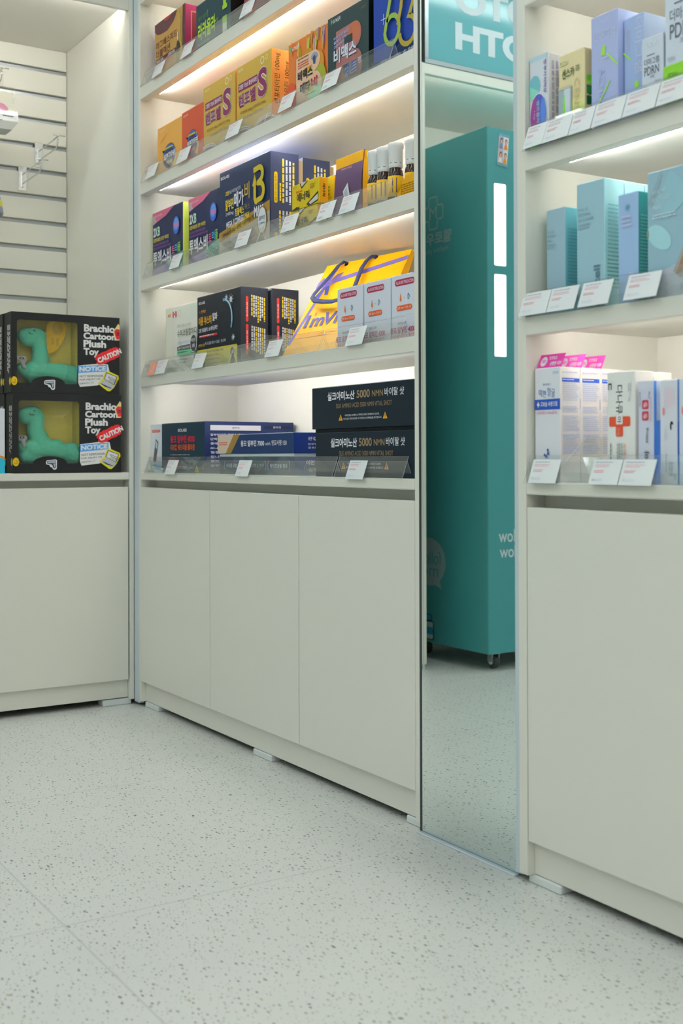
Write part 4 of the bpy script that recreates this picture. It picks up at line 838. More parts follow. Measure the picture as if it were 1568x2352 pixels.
carton('cosmetic_box', 'short teal-grey mist box, leftmost on the middle skincare shelf', 'box', 'd', 2.1637, 2.2209, .02, .05, .229, '#86a4b0', '#6aaab4', '#a9ccd4', d_mist('MIST'))
carton('cosmetic_box', 'tall teal-grey cleanser box with large sideways lettering, front one of three in a row', 'box', 'd', 2.2767, 2.3556, 0, .055, .2605, '#86a9b4', '#8fbec6', '#bfe0e6', d_mist('GEL CLEANSER', 'arocell'))
carton('cosmetic_box', 'tall teal-grey cleanser box standing second in its row', 'box', 'd', 2.2767, 2.3556, .058, .055, .2605, '#86a9b4', '#8fbec6', '#bfe0e6', d_mist('GEL CLEANSER', 'arocell'))
carton('cosmetic_box', 'tall teal-grey cleanser box standing third and rearmost in its row', 'box', 'd', 2.2767, 2.3556, .116, .055, .2605, '#86a9b4', '#8fbec6', '#bfe0e6', d_mist('GEL CLEANSER', 'arocell'))
def d_cream(F, R):
    for q in range(10): F.stroke([(.5, .87), (.5 + .14 * math.cos(q * .63), .87 + .035 * math.sin(q * .63))], .0012, C('#5f8fa0'))
    F.lines(.2, .68, .8, .8, 3, C('#aab4cc')); F.text('arocell', .6, .02, .82, .28, C('#b0b0c4'), .01, rot=90)
    for i in range(20): R.lines(.12, .2 + .03 * i, .95, .218 + .03 * i, 1, C('#6fb8b4'), seed=i)
carton('cosmetic_box', 'narrow sky blue box with a dark teal side on the middle skincare shelf', 'box', 'd', 2.3975, 2.4499, -.005, .032, .2155, '#93b4d6', '#3f9290', '#4f9a9c', d_cream)
def d_mask(F, R):
    F.poly([(0, 0), (1, 0), (1, .3), (0, .18)], C('#a4adb8')); F.poly([(0, .75), (.3, 1), (.33, .95), (.1, .72)], C('#7d97a0')); F.poly([(.1, .72), (.5, .98), (1, .78), (.4, .6)], C('#82aab4')); F.poly([(.26 + .25 * math.cos(q) + .03 * math.sin(q), .48 - .06 * math.cos(q) + .085 * math.sin(q)) for q in [k * PI / 16 for k in range(32)]], C('#8fbcc2')); F.ell(.02, .52, .025, .035, C('#7d8a80'), 12)
    F.poly([(.55, .2), (.9, .5), (1, .5), (1, .2), (.7, .14)], C('#8f928c')); F.poly([(.6, .17), (.78, .34), (.86, .3), (.74, .18)], C('#8a7560'))
    for i, s_ in enumerate(('HYAL BE', 'SOOTHING', 'MASK')): F.text(s_, .12, .82 - .06 * i, (.4, .5, .32)[i], .85 - .06 * i, C('#c2d6da'), .0)
    F.lines(.12, .62, .7, .66, 2, C('#a9c2c8')); F.text('Arocell', .7, .035, 1.4 if False else .98, .11, C('#8598a6'), .0)
carton('cosmetic_box', 'wide blue-grey mask box with a leaf picture at the right photo edge', 'box', 'd', 2.4738, 2.59, -.005, .05, .243, '#82a4b0', '#6f98a4', '#d6eef4', d_mask)
# row of face cream boxes with pink header cards
def d_face(F, R):
    nv = C('#2c4a9a')
    F.text('SNWB', .72, .94, .93, .965, C('#7d8fb0'), .0); F.text('웰빙헬스', .32, .845, .66, .865, C('#5f6f94'), .0); F.text('예쁜', .16, .755, .46, .82, C('#4f6a94'), .0, sh=-.02); F.text('얼굴', .5, .755, .8, .83, C('#4f6a94'), .0, sh=-.02)
    F.rect(0, .635, 1, .725, nv); F.rect(.1, .67, .2, .69, WH); F.rect(.135, .655, .165, .705, WH); F.text('고보습 수분크림', .24, .66, .9, .705, WH, .02); F.text('[히알루론산 100mg함유]', .1, .59, .88, .62, C('#a8406a'), .0)
    for a, c in ((.4, .235), (.47, .225), (.54, .25), (.53, .28)): F.ell(a, c, .035, .013, C('#24408f'), 12)
    F.stroke([(.4, .235), (.47, .225), (.54, .25), (.53, .28)], .002, C('#24408f'))
    F.lines(.18, .09, .86, .16, 3, C('#4f6aa8'))
    R.lines(.1, .94, .92, .96, 1, C('#9aa4c0')); R.rect(.08, .87, .95, .905, nv); R.lines(.12, .88, .8, .895, 1, WH)
    for j, (a, c, n_) in enumerate(((.7, .86, 9), (.6, .66, 4), (.44, .58, 8), (.24, .42, 9))): R.lines(.1, a, .95, c, n_, C('#a9b4cc'), seed=j)
FL = ('white cream box with navy band and pink header card, front one of its row', 'white cream box with pink header card, second from the front of its row', 'white cream box with pink header card, third from the front of its row', 'white cream box without a header card, rearmost of its row')
for i in range(4):
    o = carton('cream_box', FL[i], 'box', 'e', 2.1475, 2.2262, .0575 * i, .0565, .2415 - .0015 * (i == 3), '#ccd3d8', '#e6e4e2', '#eef0f0', d_face, group='face cream boxes in a row on the skincare counter')
    if i < 3:
        b = MB(); b.box(0, .0767, 0, .0006, 0, .033, C(('#d0429c', '#d255b0', '#d04aa0')[i]), .0002); F = Face(b, (0, 0, 0), (1, 0, 0), (0, 0, 1), .0767, .033, .0002)
        F.ell(.22, .48, .13, .34, WH); F.text('와!', .13, .34, .31, .64, C('#c22f8c'), .02); F.text('촉촉하고', .4, .55, .72, .82, WH, .03); F.text('산뜻한 피부', .5, .14, .95, .44, WH, .03)
        c = b.build('header_card', o); c.location = (.001, .004, .2415); c.rotation_euler = (math.radians(-24), 0, 0)
def d_dana(F, R):
    rd = C('#d95a40')
    F.text('다나큐아', .33, .53, .57, .88, C('#3f444c'), .01, rot=-90); F.rrect(.08, .51, .84, .6, rd, .004); F.rrect(.32, .42, .58, .62, rd, .004); F.rrect(.335, .53, .57, .62, C('#ccd1cc'), .002); F.text('아', .37, .54, .53, .6, C('#3f444c'), .01, rot=-90); F.text('크림', .36, .43, .48, .5, C('#e6b0a0'), .0, rot=-90)
    F.text('ㄷ', .06, .84, .18, .9, INK, .02, rot=-90); F.rect(.75, .79, .86, .9, C('#c2c6c2')); F.lines(.76, .8, .85, .89, 2, C('#8a908c'), True); F.text('10g', .78, .73, .86, .77, C('#7d827d'), .0, rot=-90)
    F.text('3종 복합처방 피부연화제', .62, .06, .7, .36, C('#d96a50'), .0, rot=-90); F.lines(.34, .1, .58, .36, 3, C('#8a918c'), True); F.lines(.1, .08, .17, .36, 1, C('#6a706c'), True)
    R.lines(.2, .8, .9, .86, 1, C('#b0b4b0'))
carton('ointment_box', 'white box with sideways lettering over an orange cross, front one on the skincare counter', 'box', 'e', 2.3607, 2.4351, 0, .05, .2205, '#c6ccc7', '#e2e3df', '#eceeea', d_dana)
carton('ointment_box', 'white box with an orange cross hidden behind its twin on the skincare counter', 'box', 'e', 2.3607, 2.4351, .053, .05, .2190, '#c6ccc7', '#dcdfda', '#eceeea', d_dana)
def d_urea(F, R):
    F.rect(.0, .93, 1, 1, C('#b4bac6')); F.rrect(.27, .73, .68, .82, C('#9c3f50'), .003); F.rrect(.27, .62, .68, .71, C('#9c3f50'), .003)
    for c in (.775, .665): F.ell(.5, c, .12, .025, C('#c98a90'), 12); F.ell(.42, c - .01, .06, .02, C('#d9a8a8'), 10)
    F.text('유리아', .42, .08, .72, .33, C('#33363f'), .02, rot=90); F.text('200mg', .52, .4, .7, .55, C('#33363f'), .0, rot=90); F.text('50g', .68, .83, .82, .9, C('#5f6470'), .0, rot=90); F.lines(.08, .72, .2, .9, 1, C('#7d828e'), True); F.lines(.8, .6, .86, .84, 1, C('#a8707a'), True); F.lines(.2, .05, .3, .2, 1, C('#6a6f7a'), True)
    R.rect(0, .62, .3, 1, C('#3f78b8')); R.rect(0, 0, 1, .62, C('#3a72b8')); R.rect(.3, .62, 1, 1, C('#9fa9b6'))
carton('ointment_box', 'grey box with two small red pictures and a blue side on the skincare counter', 'box', 'e', 2.4431, 2.4832, 0, .022, .1975, '#a4abb8', '#9fa9b6', '#bcc4ce', d_urea)
def d_ur2(F, R):
    F.ring(.68, .56, .1, .045, .004, INK, 20, .4, 4.4); F.lines(.2, .68, .85, .92, 4, C('#b8a8b0'), True); F.ell(.22, .7, .06, .04, C('#d07a80'), 12); F.text('유리아', .5, .08, .8, .22, C('#5f6570'), .0, rot=90); F.lines(.3, .1, .4, .3, 1, C('#8a909a'), True); F.lines(.2, .4, .4, .54, 2, C('#a9afb8'), True); F.text('50g', .82, .05, .95, .11, C('#5f6570'), .0, rot=90)
    R.rect(0, 0, 1, .6, C('#3f7cc8')); R.rect(0, .6, .5, 1, C('#7fb0e0'))
carton('ointment_box', 'white box with a black arc mark and a blue side on the skincare counter', 'box', 'e', 2.4985, 2.5408, 0, .022, .1975, '#ccd4dc', '#7fb4e6', '#e6ecf0', d_ur2)
carton('ointment_box', 'white and blue box at the right edge of the skincare counter', 'box', 'e', 2.5445, 2.5885, 0, .022, .198, '#c4d0dc', '#4f8ad0', '#e6ecf0', d_ur2)
# curled clear sheet on the counter
b = MB(); vs = []; n = 10
for i in range(n + 1):
    s_ = i / n; y = -.018 + .03 * s_; z = .002 + .05 * s_ ** 1.6
    for j in range(7):
        q = j / 6; vs.append((.055 * (1 - q) * (1 - .55 * s_) - .03 * s_ + .075 * q, y + .012 * math.sin(3 * q), z))
b.add(vs, [(7 * i + j, 7 * i + j + 1, 7 * i + j + 8, 7 * i + j + 7) for i in range(n) for j in range(6)], ACRE, True)
tag(b.build('curled_film', None, (2.285, 0, ZE)), 'curled clear plastic film between the price cards on the skincare counter', 'film')

# ------------------------------------------------------------------ acrylic price holders, divider trays and price cards
ORD = {'A': 'top vitamin shelf', 'B': 'second vitamin shelf', 'C': 'third vitamin shelf', 'D': 'fourth vitamin shelf', 'E': 'vitamin counter', 'c': 'upper skincare shelf', 'd': 'middle skincare shelf', 'e': 'skincare counter'}
TH = math.atan2(.0185, .052)
def plate(m, x0, x1, ya, za, yb, zb, t, mt=ACR, me=ACRE):
    """slanted sheet from (ya,za) to (yb,zb), edges brighter"""
    d = Vector((0, yb - ya, zb - za)).normalized(); n_ = Vector((0, d.z, -d.y)) * t
    A = [Vector((x0, ya, za)), Vector((x1, ya, za)), Vector((x1, yb, zb)), Vector((x0, yb, zb))]; Bk = [v + n_ for v in A]
    m.add(A + Bk, [(0, 1, 2, 3), (7, 6, 5, 4), (0, 4, 5, 1), (1, 5, 6, 2), (2, 6, 7, 3), (3, 7, 4, 0)], [mt, mt, me, me, me, me])
def holder(sh, x0, x1, lab, yo=0.0, rear=.0255):
    t = empty('price_holder', (x0, yo, SZ[sh]), lab, 'price holder', 'clear acrylic price holders'); L = x1 - x0
    b = MB(); plate(b, 0, L, -.0085, -.003, .0125, .056, .0014); b.build('front_plate', t)
    b = MB(); plate(b, 0, L, .0095, .043, rear, .0008, .0012); b.build('rear_plate', t)
    return t
def tray(sh, x0, x1, divs, lab, yo=0.0, dh=.095):
    t = empty('divider_tray', (x0, yo, SZ[sh]), lab, 'divider tray', 'clear acrylic divider trays'); L = x1 - x0
    b = MB(); plate(b, 0, L, .0275, .0006, .0275, .021, .0016); b.build('front_lip', t)
    for x in divs:
        b = MB(); x -= x0; P = [(.0292, .0006), (.0292, .026), (.036, .034), (.036 + .07, .034 + (dh - .034)), (.26, dh), (.26, .0006)]; n = len(P)
        vs = [(x, y, z) for y, z in P] + [(x + .0016, y, z) for y, z in P]
        b.add(vs, [tuple(range(n)), tuple(range(2 * n - 1, n - 1, -1))] + [(k, (k + 1) % n, n + (k + 1) % n, n + k) for k in range(n)], [ACR, ACR] + [ACRE] * n); b.build('divider', t)
for sh, segs in {'A': ((.02, 1.60),), 'B': ((.02, .96), (.965, 1.615)), 'C': ((.035, .91), (.915, 1.60)), 'D': ((.02, .72), (.725, 1.265), (1.272, 1.655)), 'E': ((.05, 1.335), (1.345, 1.665))}.items():
    for i, (a, c) in enumerate(segs):
        w_ = 'the whole' if len(segs) == 1 else ('the left part' if i == 0 else ('the right part' if i == len(segs) - 1 else 'the middle'))
        holder(sh, a, c, 'clear slanted acrylic price holder along %s of the %s' % (w_, ORD[sh]))
tray('A', .02, 1.6, (.66, .93, 1.2), 'clear acrylic divider tray on the top vitamin shelf'); tray('B', .02, 1.6, (.996, 1.2440, 1.462), 'clear acrylic divider tray on the second vitamin shelf')
tray('C', .3, 1.6, (.9305, 1.2265), 'clear acrylic divider tray on the third vitamin shelf'); tray('D', .02, 1.6, (.7385, 1.2985), 'clear acrylic divider tray on the fourth vitamin shelf'); tray('E', .1, 1.62, (.462, 1.1275), 'clear acrylic divider tray on the counter under the vitamin shelves', dh=.05)
holder('c', 2.146, 3.0, 'clear slanted acrylic price holder along the upper skincare shelf', -.024, .0145); holder('d', 2.128, 3.0, 'clear slanted acrylic price holder along the middle skincare shelf', -.024, .0145); holder('e', 2.146, 3.0, 'clear slanted acrylic price holder along the skincare counter', -.024, .0145)
tray('c', 2.1435, 3.0, (2.213, 2.3108, 2.456), 'clear acrylic divider tray on the upper skincare shelf', -.038); tray('d', 2.1435, 3.0, (2.25, 2.376, 2.462), 'clear acrylic divider tray on the middle skincare shelf', -.038); tray('e', 2.1435, 3.0, (2.231, 2.345), 'clear acrylic divider tray on the skincare counter', -.038)
def make_card(w, h, price=None, seed=0, big=False):
    b = MB(); b.box(0, w, 0, .0004, 0, h, CARD); F = Face(b, (0, 0, 0), (1, 0, 0), (0, 0, 1), w, h, .0002)
    rd, dk, gy = C('#cc9ca6'), C('#8a9099'), C('#a9b2bd')
    F.lines(.1, .84, .72, .9, 1, dk, seed=seed); F.lines(.1, .66, .7, .79, 2, rd, seed=seed + 1, fill=.4); F.lines(.1, .44, .5, .56, 2, C('#c98a96'), seed=seed + 2, fill=.45)
    if price: F.text(price, .1, .12, .45, .24, gy, .0)
    else: F.lines(.1, .13, .42, .24, 1, gy, seed=seed + 5, fill=.9)
    return b
CARDS = [('A', .128, -.003, .086, None), ('A', .371, -.003, .084, None), ('A', .804, -.001, .082, None),
         ('B', .068, .001, .084, None), ('B', .333, 0, .09, None), ('B', .706, .0, .09, None), ('B', 1.046, .001, .079, None), ('B', 1.288, .001, .08, None),
         ('C', .275, 0, .08, None), ('C', .768, 0, .084, None), ('C', 1.059, 0, .083, None), ('C', 1.26, 0, .082, None), ('C', 1.376, -.001, .08, None),
         ('D', .149, 0, .084, None), ('D', .454, 0, .086, None), ('D', .963, .001, .084, None), ('D', 1.407, -.001, .083, '₩50,000'),
         ('E', .234, -.004, .084, None), ('E', .769, -.004, .085, None), ('E', 1.407, -.004, .085, '₩100,000'),
         ('c', 2.150, .001, .06, '₩7,000'), ('c', 2.2105, .0, .077, '₩23,000'), ('c', 2.289, -.001, .062, '₩15,000'), ('c', 2.353, -.001, .082, '₩20,000'), ('c', 2.437, -.001, .083, '₩20,000'), ('c', 2.522, -.001, .083, '₩35,000'),
         ('d', 2.134, .003, .086, '₩23,000'), ('d', 2.222, .003, .081, '₩22,000'), ('d', 2.314, .003, .084, '₩20,000'), ('d', 2.438, .003, .084, '₩25,000'),
         ('e', 2.163, -.001, .084, '₩12,000'), ('e', 2.342, -.001, .0785, '₩6,000'), ('e', 2.423, -.001, .084, '₩3,500')]
NTH = ('leftmost', 'second from the left', 'third from the left', 'fourth from the left', 'fifth from the left', 'sixth from the left')
cnt = {}
for i, (sh, x, zb, w_, pr) in enumerate(CARDS):
    k = cnt[sh] = cnt.get(sh, 0) + 1
    yo = -.0245 if sh.islower() else 0
    o = make_card(w_, .0525, pr, 11 * i).build('price_card', None, (x, -.0105 + yo, SZ[sh] + zb - .0005), (-TH, 0, 0))
    tag(o, 'small white price card, %s in the holder of the %s' % (NTH[k - 1], ORD[sh]), 'price card', 'price cards in the acrylic holders')
b = MB(); b.box(0, .06, 0, .0004, 0, .05, C('#e6a48c')); F = Face(b, (0, 0, 0), (1, 0, 0), (0, 0, 1), .06, .05, .0002); F.text('S', .55, .45, .72, .75, WH, .02); F.lines(.4, .2, .8, .32, 1, WH)
tag(b.build('price_card', None, (.083, -.0105, ZD), (-TH, 0, 0)), 'pale orange card at the left end of the fourth vitamin shelf holder', 'price card', 'price cards in the acrylic holders')

# ------------------------------------------------------------------ boxed plush toys on the left counter
def fill2d(loops, mirror=False):
    c = bpy.data.curves.new('t', 'CURVE'); c.dimensions = '2D'; c.fill_mode = 'BOTH'
    for L in loops:
        s = c.splines.new('POLY'); s.points.add(len(L) - 1)
        for p, (x, y) in zip(s.points, L): p.co = (x, y, 0, 1)
        s.use_cyclic_u = True
    o = bpy.data.objects.new('t', c); COL.objects.link(o)
    m = bpy.data.meshes.new_from_object(o.evaluated_get(bpy.context.evaluated_depsgraph_get()))
    vs = [(v.co.x, v.co.y) for v in m.vertices]; fs = [tuple(p.vertices) for p in m.polygons]
    bpy.data.objects.remove(o); bpy.data.curves.remove(c); bpy.data.meshes.remove(m); return vs, fs
BW, BH, BD = .4022, .2842, .0885
BK = C('#2a2c2d', .5, .8); BKS = C('#222426', .5, .8)
def make_toybox():
    t = empty('toy_box', (0, 0, 0), '', 'toy box', 'black window boxes of plush toys')
    b = MB(); th = .0012
    b.box(-BD, -.0012, 0, th, 0, BH, BKS); b.box(-BD, -.0012, BW - th, BW, 0, BH, BKS); b.box(-BD, -.0012, th, BW - th, 0, th, BK); b.box(-BD, -.0012, th, BW - th, BH - th, BH, BK)
    b.box(-BD, -BD + th, th, BW - th, th, BH - th, C('#b4a850'))
    b.box(-BD + th, -.003, .2465, .2475, th, BH - th, C('#9c9448'))
    W_ = []
    a0, a1, c0, c1, r = .05 * BW, .6 * BW, .12 * BH, .905 * BH, .010
    def arc(cx_, cy_, rr, q0, q1, n=8): return [(cx_ + rr * math.cos(q0 + (q1 - q0) * k / n), cy_ + rr * math.sin(q0 + (q1 - q0) * k / n)) for k in range(n + 1)]
    W_ += arc(a1 - r, c0 + r, r, -PI / 2, 0) + arc(a1 - r, c1 - r, r, 0, PI / 2) + arc(a0 + r, c1 - r, r, PI / 2, PI) + arc(a0 + r, c0 + r, r, PI, 1.5 * PI)
    W_ += [(.33 * BW + .062 * math.cos(q), c0 + .026 * math.sin(q)) for q in [PI - k * PI / 14 for k in range(15)]]
    vs, fs = fill2d([[(0, 0), (BW, 0), (BW, BH), (0, BH)], W_])
    b.add([(0, x, y) for x, y in vs], fs, BK); b.add([(-.0012, x, y) for x, y in vs], [f[::-1] for f in fs], BKS)
    n = len(W_); b.add([(0, x, y) for x, y in W_] + [(-.0012, x, y) for x, y in W_], [(k, (k + 1) % n, n + (k + 1) % n, n + k) for k in range(n)], BKS)
    for (y_, z_) in ((0, 0),): b.add([(0, 0, 0), (0, BW, 0), (0, BW, BH), (0, 0, BH), (-.0012, 0, 0), (-.0012, BW, 0), (-.0012, BW, BH), (-.0012, 0, BH)], [(4, 5, 1, 0), (5, 6, 2, 1), (6, 7, 3, 2), (7, 4, 0, 3)], BKS)
    F = Face(b, (0, 0, 0), (0, 1, 0), (0, 0, 1), BW, BH); wt = C('#e2e6e4')
    for s_, a, c, e, h in (('Brachio', .66, .80, .955, .895), ('Cartoon', .655, .705, .965, .79), ('Plush', .655, .60, .87, .693), ('Toy', .655, .475, .80, .59)): F.text(s_, a, c, e, h, wt, .042)
    F.ell(.985, .80, .0, .0, wt, 3)
    F.poly([(1, .71), (.965, .705), (.945, .76), (.935, .82), (.955, .86), (.975, .9), (.985, .925), (1, .9)], C('#d9cf8a')); F.poly([(1, .725), (.97, .72), (.955, .77), (.947, .82), (.965, .855), (1, .85)], C('#b8323c')); F.lines(.97, .76, 1.0, .81, 2, C('#5a1a20'))
    # caution badge
    cx_, cz_, an = .885, .5, math.radians(25); pts = []
    for k in range(48):
        q = 2 * PI * k / 48; s_ = 1.0 if k % 2 else .88; X = .053 * s_ * (abs(math.cos(q)) ** .45) * (1 if math.cos(q) > 0 else -1); Y = .0215 * s_ * (abs(math.sin(q)) ** .45) * (1 if math.sin(q) > 0 else -1)
        pts.append((min(cx_ + (X * math.cos(an) - Y * math.sin(an)) / BW, .999), cz_ + (X * math.sin(an) + Y * math.cos(an)) / BH))
    # notice card under it
    F.poly([(.605, .14), (.62, .09), (.78, .115), (.87, .15), (.9, .3), (.885, .39), (.82, .40), (.605, .36)], wt); F.poly([(.605, .265), (.875, .30), (.875, .385), (.605, .355)], C('#5b9ed6'))
    F.text('NOTiCE', .615, .285, .865, .345, wt, .04, sh=.025)
    for i, s_ in enumerate(('NOT RESPONSiBLE', 'FOR iNJURY OR', 'DEATH ☹')): F.text(s_, .618, .212 - .047 * i, (.86, .815, .75)[i], .238 - .047 * i, INK, .0, sh=.02)
    F.poly(pts, C('#cf3336')); F.ttext('CAUTiON', .80, .40, .0195, wt, an, .05, .9)
    # laptop sticker
    F.poly([(.785, .14), (.835, .205), (.86, .3), (.88, .31), (.985, .25), (.99, .21), (.94, .09), (.905, .045), (.88, .045)], C('#d6cf2a')); F.poly([(.8, .14), (.85, .19), (.955, .115), (.9, .065)], C('#9aa0a8')); F.poly([(.845, .2), (.87, .29), (.975, .235), (.945, .125)], INK); F.poly([(.85, .2), (.873, .28), (.968, .232), (.942, .135)], C('#a9afb8')); F.poly([(.862, .205), (.88, .262), (.957, .222), (.937, .155)], C('#dfe3e6'))
    F.ttext('WOOO', .878, .215, .009, INK, math.radians(-22), .0, .9); F.ttext('DOTR', .89, .18, .008, INK, math.radians(-25), .0, .9)
    for i in range(3): F.stroke([(.82 + .014 * i, .14 - .015 * i), (.9 + .013 * i - .01, .095 - .005 * i)], .0022, INK)
    # toy pistol sticker
    F.poly([(.29, .145), (.30, .16), (.38, .17), (.39, .16), (.388, .055), (.375, .04), (.355, .045), (.345, .07), (.33, .075), (.32, .1), (.29, .11)], wt)
    F.poly([(.298, .15), (.38, .158), (.38, .07), (.365, .055), (.355, .07), (.345, .105), (.3, .118)], INK); F.poly([(.302, .145), (.376, .152), (.376, .125), (.302, .122)], C('#8d98a4')); F.poly([(.355, .118), (.376, .12), (.374, .075), (.364, .067)], C('#8d98a4'))
    F.ell(.022, .14, .028, .055, C('#b09a28')); F.ell(.022, .14, .024, .048, C('#d9b02c')); F.ell(.03, .15, .003, .008, INK, 8); F.stroke([(.008, .13), (.02, .115), (.036, .13)], .0012, INK)
    Ls = Face(b, (-BD, 0, 0), (1, 0, 0), (0, 0, 1), BD, BH)
    Ls.lines(.45, .22, .85, .84, 3, C('#c9ccca'), True, .5, 3); Ls.ell(.86, .14, .12, .05, C('#8f8f2a')); Ls.ell(.86, .14, .1, .042, C('#a8a834'))
    b.build('carton', t)
    b = MB(); vs = []; n = 10
    for i in range(n + 1):
        for j in range(n + 1): vs.append((-.0018, (.03 + .59 * i / n) * BW, (.1 + .83 * j / n) * BH))
    b.add(vs, [((n + 1) * i + j, (n + 1) * (i + 1) + j, (n + 1) * (i + 1) + j + 1, (n + 1) * i + j + 1) for i in range(n) for j in range(n)], WRINK, True); b.build('window_film', t)
    return t
def blob(parts, m, voxel=.0035):
    bm = bmesh.new()
    for (p0, p1, r0, r1) in parts:
        p0, p1 = Vector(p0), Vector(p1); n = max(2, int((p1 - p0).length / .006) + 1)
        for k in range(n):
            s_ = k / (n - 1); rr = r0 if isinstance(r0, tuple) else (r0 + (r1 - r0) * s_,) * 3; p = p0.lerp(p1, s_)
            bmesh.ops.create_icosphere(bm, subdivisions=2, radius=1, matrix=Matrix.Translation(p) @ Matrix.Diagonal((*rr, 1)))
    me = bpy.data.meshes.new('t'); bm.to_mesh(me); bm.free(); o = bpy.data.objects.new('t', me); COL.objects.link(o)
    rm = o.modifiers.new('r', 'REMESH'); rm.mode = 'VOXEL'; rm.voxel_size = voxel
    sm = o.modifiers.new('s', 'SMOOTH'); sm.iterations = 6; sm.factor = .6
    out = bpy.data.meshes.new_from_object(o.evaluated_get(bpy.context.evaluated_depsgraph_get())); bpy.data.objects.remove(o); bpy.data.meshes.remove(me)
    out.materials.clear(); out.materials.append(m); out.polygons.foreach_set('use_smooth', [True] * len(out.polygons)); out.update(); return out
def mobj(name, me, parent): 
    me.name = name; o = bpy.data.objects.new(name, me); COL.objects.link(o); o.parent = parent; return o
def make_plush(v):
    t = empty('plush_dinosaur', (0, 0, 0), '', 'plush toy', 'green plush dinosaurs in the window boxes'); X = -.045
    if v == 0:
        body = [((X, .078, .205), (X, .098, .207), (.03, .046, .031), 0), ((X, .072, .193), (X, .082, .193), (.028, .03, .026), 0), ((X, .112, .19), (X, .118, .14), .029, .028), ((X, .118, .14), (X, .12, .09), .030, .036), ((X, .085, .078), (X, .2, .074), .037, .038), ((X, .11, .05), (X, .1, .04), .028, .024), ((X + .004, .06, .08), (X + .01, .045, .09), .022, .018)]
        eye, mouth = (.087, .2225), [(.066, .2165), (.07, .212), (.077, .2095), (.082, .2085)]; gun = (.04, .113); hind = [((X, .218, .07), (X, .236, .066), .040, .042), ((X, .22, .04), (X, .232, .03), .026, .022)]
    else:
        body = [((X, .062, .208), (X, .085, .212), (.03, .036, .030), 0), ((X, .06, .196), (X, .075, .2), (.028, .026, .022), 0), ((X, .098, .2), (X, .094, .15), .030, .032), ((X, .094, .15), (X, .12, .09), .032, .04), ((X, .08, .085), (X, .17, .08), .036, .042), ((X, .06, .06), (X, .1, .055), .03, .03), ((X + .004, .05, .09), (X + .012, .04, .1), .024, .02), ((X, .165, .05), (X, .17, .035), .03, .024)]
        eye, mouth = (.0815, .2215), [(.0635, .211), (.068, .207), (.075, .206), (.081, .2085)]; gun = (.035, .118); hind = [((X, .212, .07), (X, .232, .068), .040, .044), ((X, .222, .04), (X, .236, .022), .026, .02)]
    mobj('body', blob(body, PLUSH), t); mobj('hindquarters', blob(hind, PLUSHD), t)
    bk_ = C('#1c2020')
    b = MB(); xf = X + .031
    b.lathe([(.0001, -.0025), (.0022, -.001), (.0022, .001), (.0001, .0025)], bk_, 10); e = b.build('eye', t, (xf - .003, eye[0], eye[1]), (0, PI / 2, 0))
    b = MB(); b.tube([(xf - .0005, a, c) for a, c in mouth], .0013, bk_, 6); b.build('mouth', t)
    b = MB(); y, z = gun
    g = t
    me = blob([((X + .03, y - .03, z + .006), (X + .03, y + .014, z + .006), (.008, .008, .0105), 0), ((X + .03, y + .004, z - .004), (X + .03, y + .01, z - .022), .009, .008)], GREYF, .0028); gp = mobj('toy_pistol', me, t)
    b = MB(); F = Face(b, (X + .0385, y - .03, z - .01), (0, 1, 0), (0, 0, 1), .05, .03, .0004); F.rrect(.42, .48, .74, .72, INK, .003); F.rrect(.5, .54, .66, .66, C('#8d9094'), .002); F.rect(.0, .46, .3, .52, INK); b.build('pistol_detail', gp)
    return t
tb = make_toybox(); LX = XF - .0005
tb.location = (LX, -.4525, ZE); tb['label'] = 'black window box of a plush dinosaur, lower front one on the left counter'
dup(tb, (LX, -.4585, ZE + BH + .0006), 'black window box of a plush dinosaur, upper front one on the left counter')
dup(tb, (LX - BD - .002, -.456, ZE), 'black window box of a plush dinosaur, lower rear one behind the front stack'); dup(tb, (LX - BD - .002, -.462, ZE + BH + .0006), 'black window box of a plush dinosaur, upper rear one behind the front stack')
p1 = make_plush(1); p1.location = (LX, -.4525, ZE); p1['label'] = 'green plush dinosaur with a grey felt pistol inside the lower window box'
p0 = make_plush(0); p0.location = (LX, -.4585, ZE + BH + .0006); p0['label'] = 'green plush dinosaur with a grey felt pistol inside the upper window box'
b = MB(); vs = []
pts = [(.15, .255), (.16, .262), (.185, .268), (.215, .262), (.225, .25), (.215, .205), (.19, .165), (.165, .15), (.15, .15), (.14, .165), (.145, .21)]
b.add([(-.066 + .0006 * k, y, z) for y, z in pts for k in (0, 1)], [tuple(range(0, 22, 2)), tuple(range(21, 0, -2))], C('#cfa82c')); F = Face(b, (-.0654, .14, .15), (0, 1, 0), (0, 0, 1), .09, .12, .0003); F.ell(.55, .75, .22, .2, C('#a88a2a')); F.lines(.2, .2, .6, .45, 2, C('#a8882c'), True)
tag(b.build('swing_tag', None, (LX, -.4585, ZE + BH)), 'yellow leaf-shaped swing tag behind the upper plush dinosaur', 'tag')
b = MB(); b.box(-.06, 0, -.2, 0, 0, .2265, C('#d6dbe2'), .0012); b.box(-.055, -.002, -.195, -.004, .2264, .2272, C('#d6dbe2')); F = Face(b, (0, -.2, 0), (0, 1, 0), (0, 0, 1), .2, .2265)
F.poly([(0, 0), (1, 0), (1, .22), (0, .5)], C('#2f9fb8')); F.poly([(0, .5), (1, .22), (1, .255), (0, .56)], C('#e0932c')); tag(b.build('carton_box', None, (-.0625, -.481, ZE)), 'white box with teal base and orange stripe at the left end of the counter', 'box')
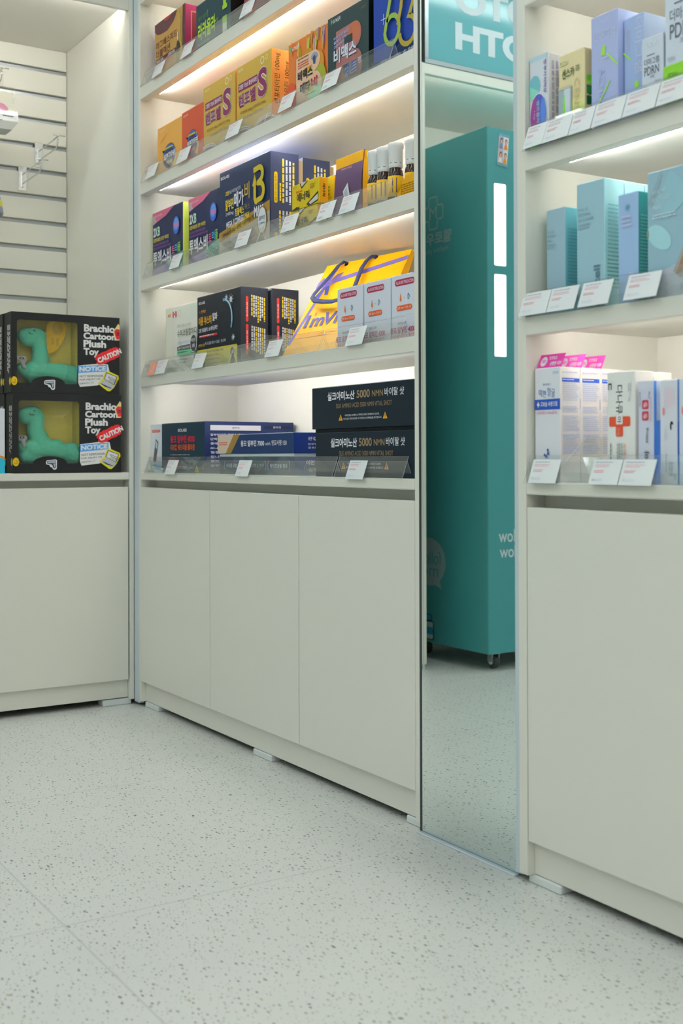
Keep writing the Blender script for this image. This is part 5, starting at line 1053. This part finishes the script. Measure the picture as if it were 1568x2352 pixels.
# hanging packs at the left edge
dup(hk, (XB, -.362, 2.392), 'chrome hook carrying the clear pack with the pink toy'); dup(hk, (XB, -.40, 1.975), 'chrome hook carrying the small green toy')
t = empty('toy_pack', (-.55, -.36, 2.19), 'clear hanging pack with a pink toy and white label at the upper left edge', 'toy pack')
b = MB(); b.hexa([(-.045, -.05, 0), (.045, -.05, 0), (.045, .04, 0), (-.045, .04, 0), (-.05, -.062, .03), (.05, -.062, .03), (.05, .063, .03), (-.05, .063, .03)], C('#9aa09c')); b.build('tray', t)
b = MB(); b.hexa([(-.05, -.062, .0305), (.05, -.062, .0305), (.05, .063, .0305), (-.05, .063, .0305), (-.02, -.06, .172), (.02, -.06, .172), (.02, .058, .172), (-.02, .058, .172)], FILM); b.build('clear_cover', t)
b = MB(); b.add([(.0512, -.062, .032), (.0512, .064, .032), (.0475, .0635, .056), (.0475, -.062, .056)], [(0, 1, 2, 3)], CARD); F = Face(b, (.0514, -.0, .036), Vector((0, 1, 0)), Vector((-.0037, 0, .024)).normalized(), .06, .02, .0012); F.lines(.05, .5, .9, .8, 1, INK); F.lines(.5, .2, .9, .35, 1, C('#a0a4a8')); b.build('label_strip', t)
me = blob([((0, -.01, .075), (0, 0, .08), (.032, .042, .036), 0)], pm('pink_plush', (.62, .22, .42), .8)); o = mobj('toy_ball', me, None); o.location = (-.55, -.36, 2.175 + .012); tag(o, 'round pink toy inside the clear hanging pack', 'toy')
b = MB(); b.box(-.0006, .0006, -.02, .02, .172, .236, FILM); b.build('hang_tab', t)
t = empty('hanging_toy', (-.55, -.392, 1.86), 'small green toy with yellow band and grey base hanging at the left edge', 'toy')
me = blob([((0, 0, .055), (0, 0, .085), .042, .03)], PLUSH); mobj('body', me, t)
b = MB(); b.lathe([(.001, .03), (.0455, .03), (.046, .034), (.046, .05), (.0445, .054), (.001, .054)], C('#cfc850')); b.build('band', t)
b = MB(); b.lathe([(.001, 0), (.047, 0), (.05, .004), (.047, .029), (.001, .029)], C('#7d8490')); b.build('base', t)
b = MB(); b.tube([(0, 0, .11), (0, .004, .118), (0, 0, .126), (0, -.004, .118), (0, 0, .11)], .0015, CHROME, 6); b.build('loop', t)
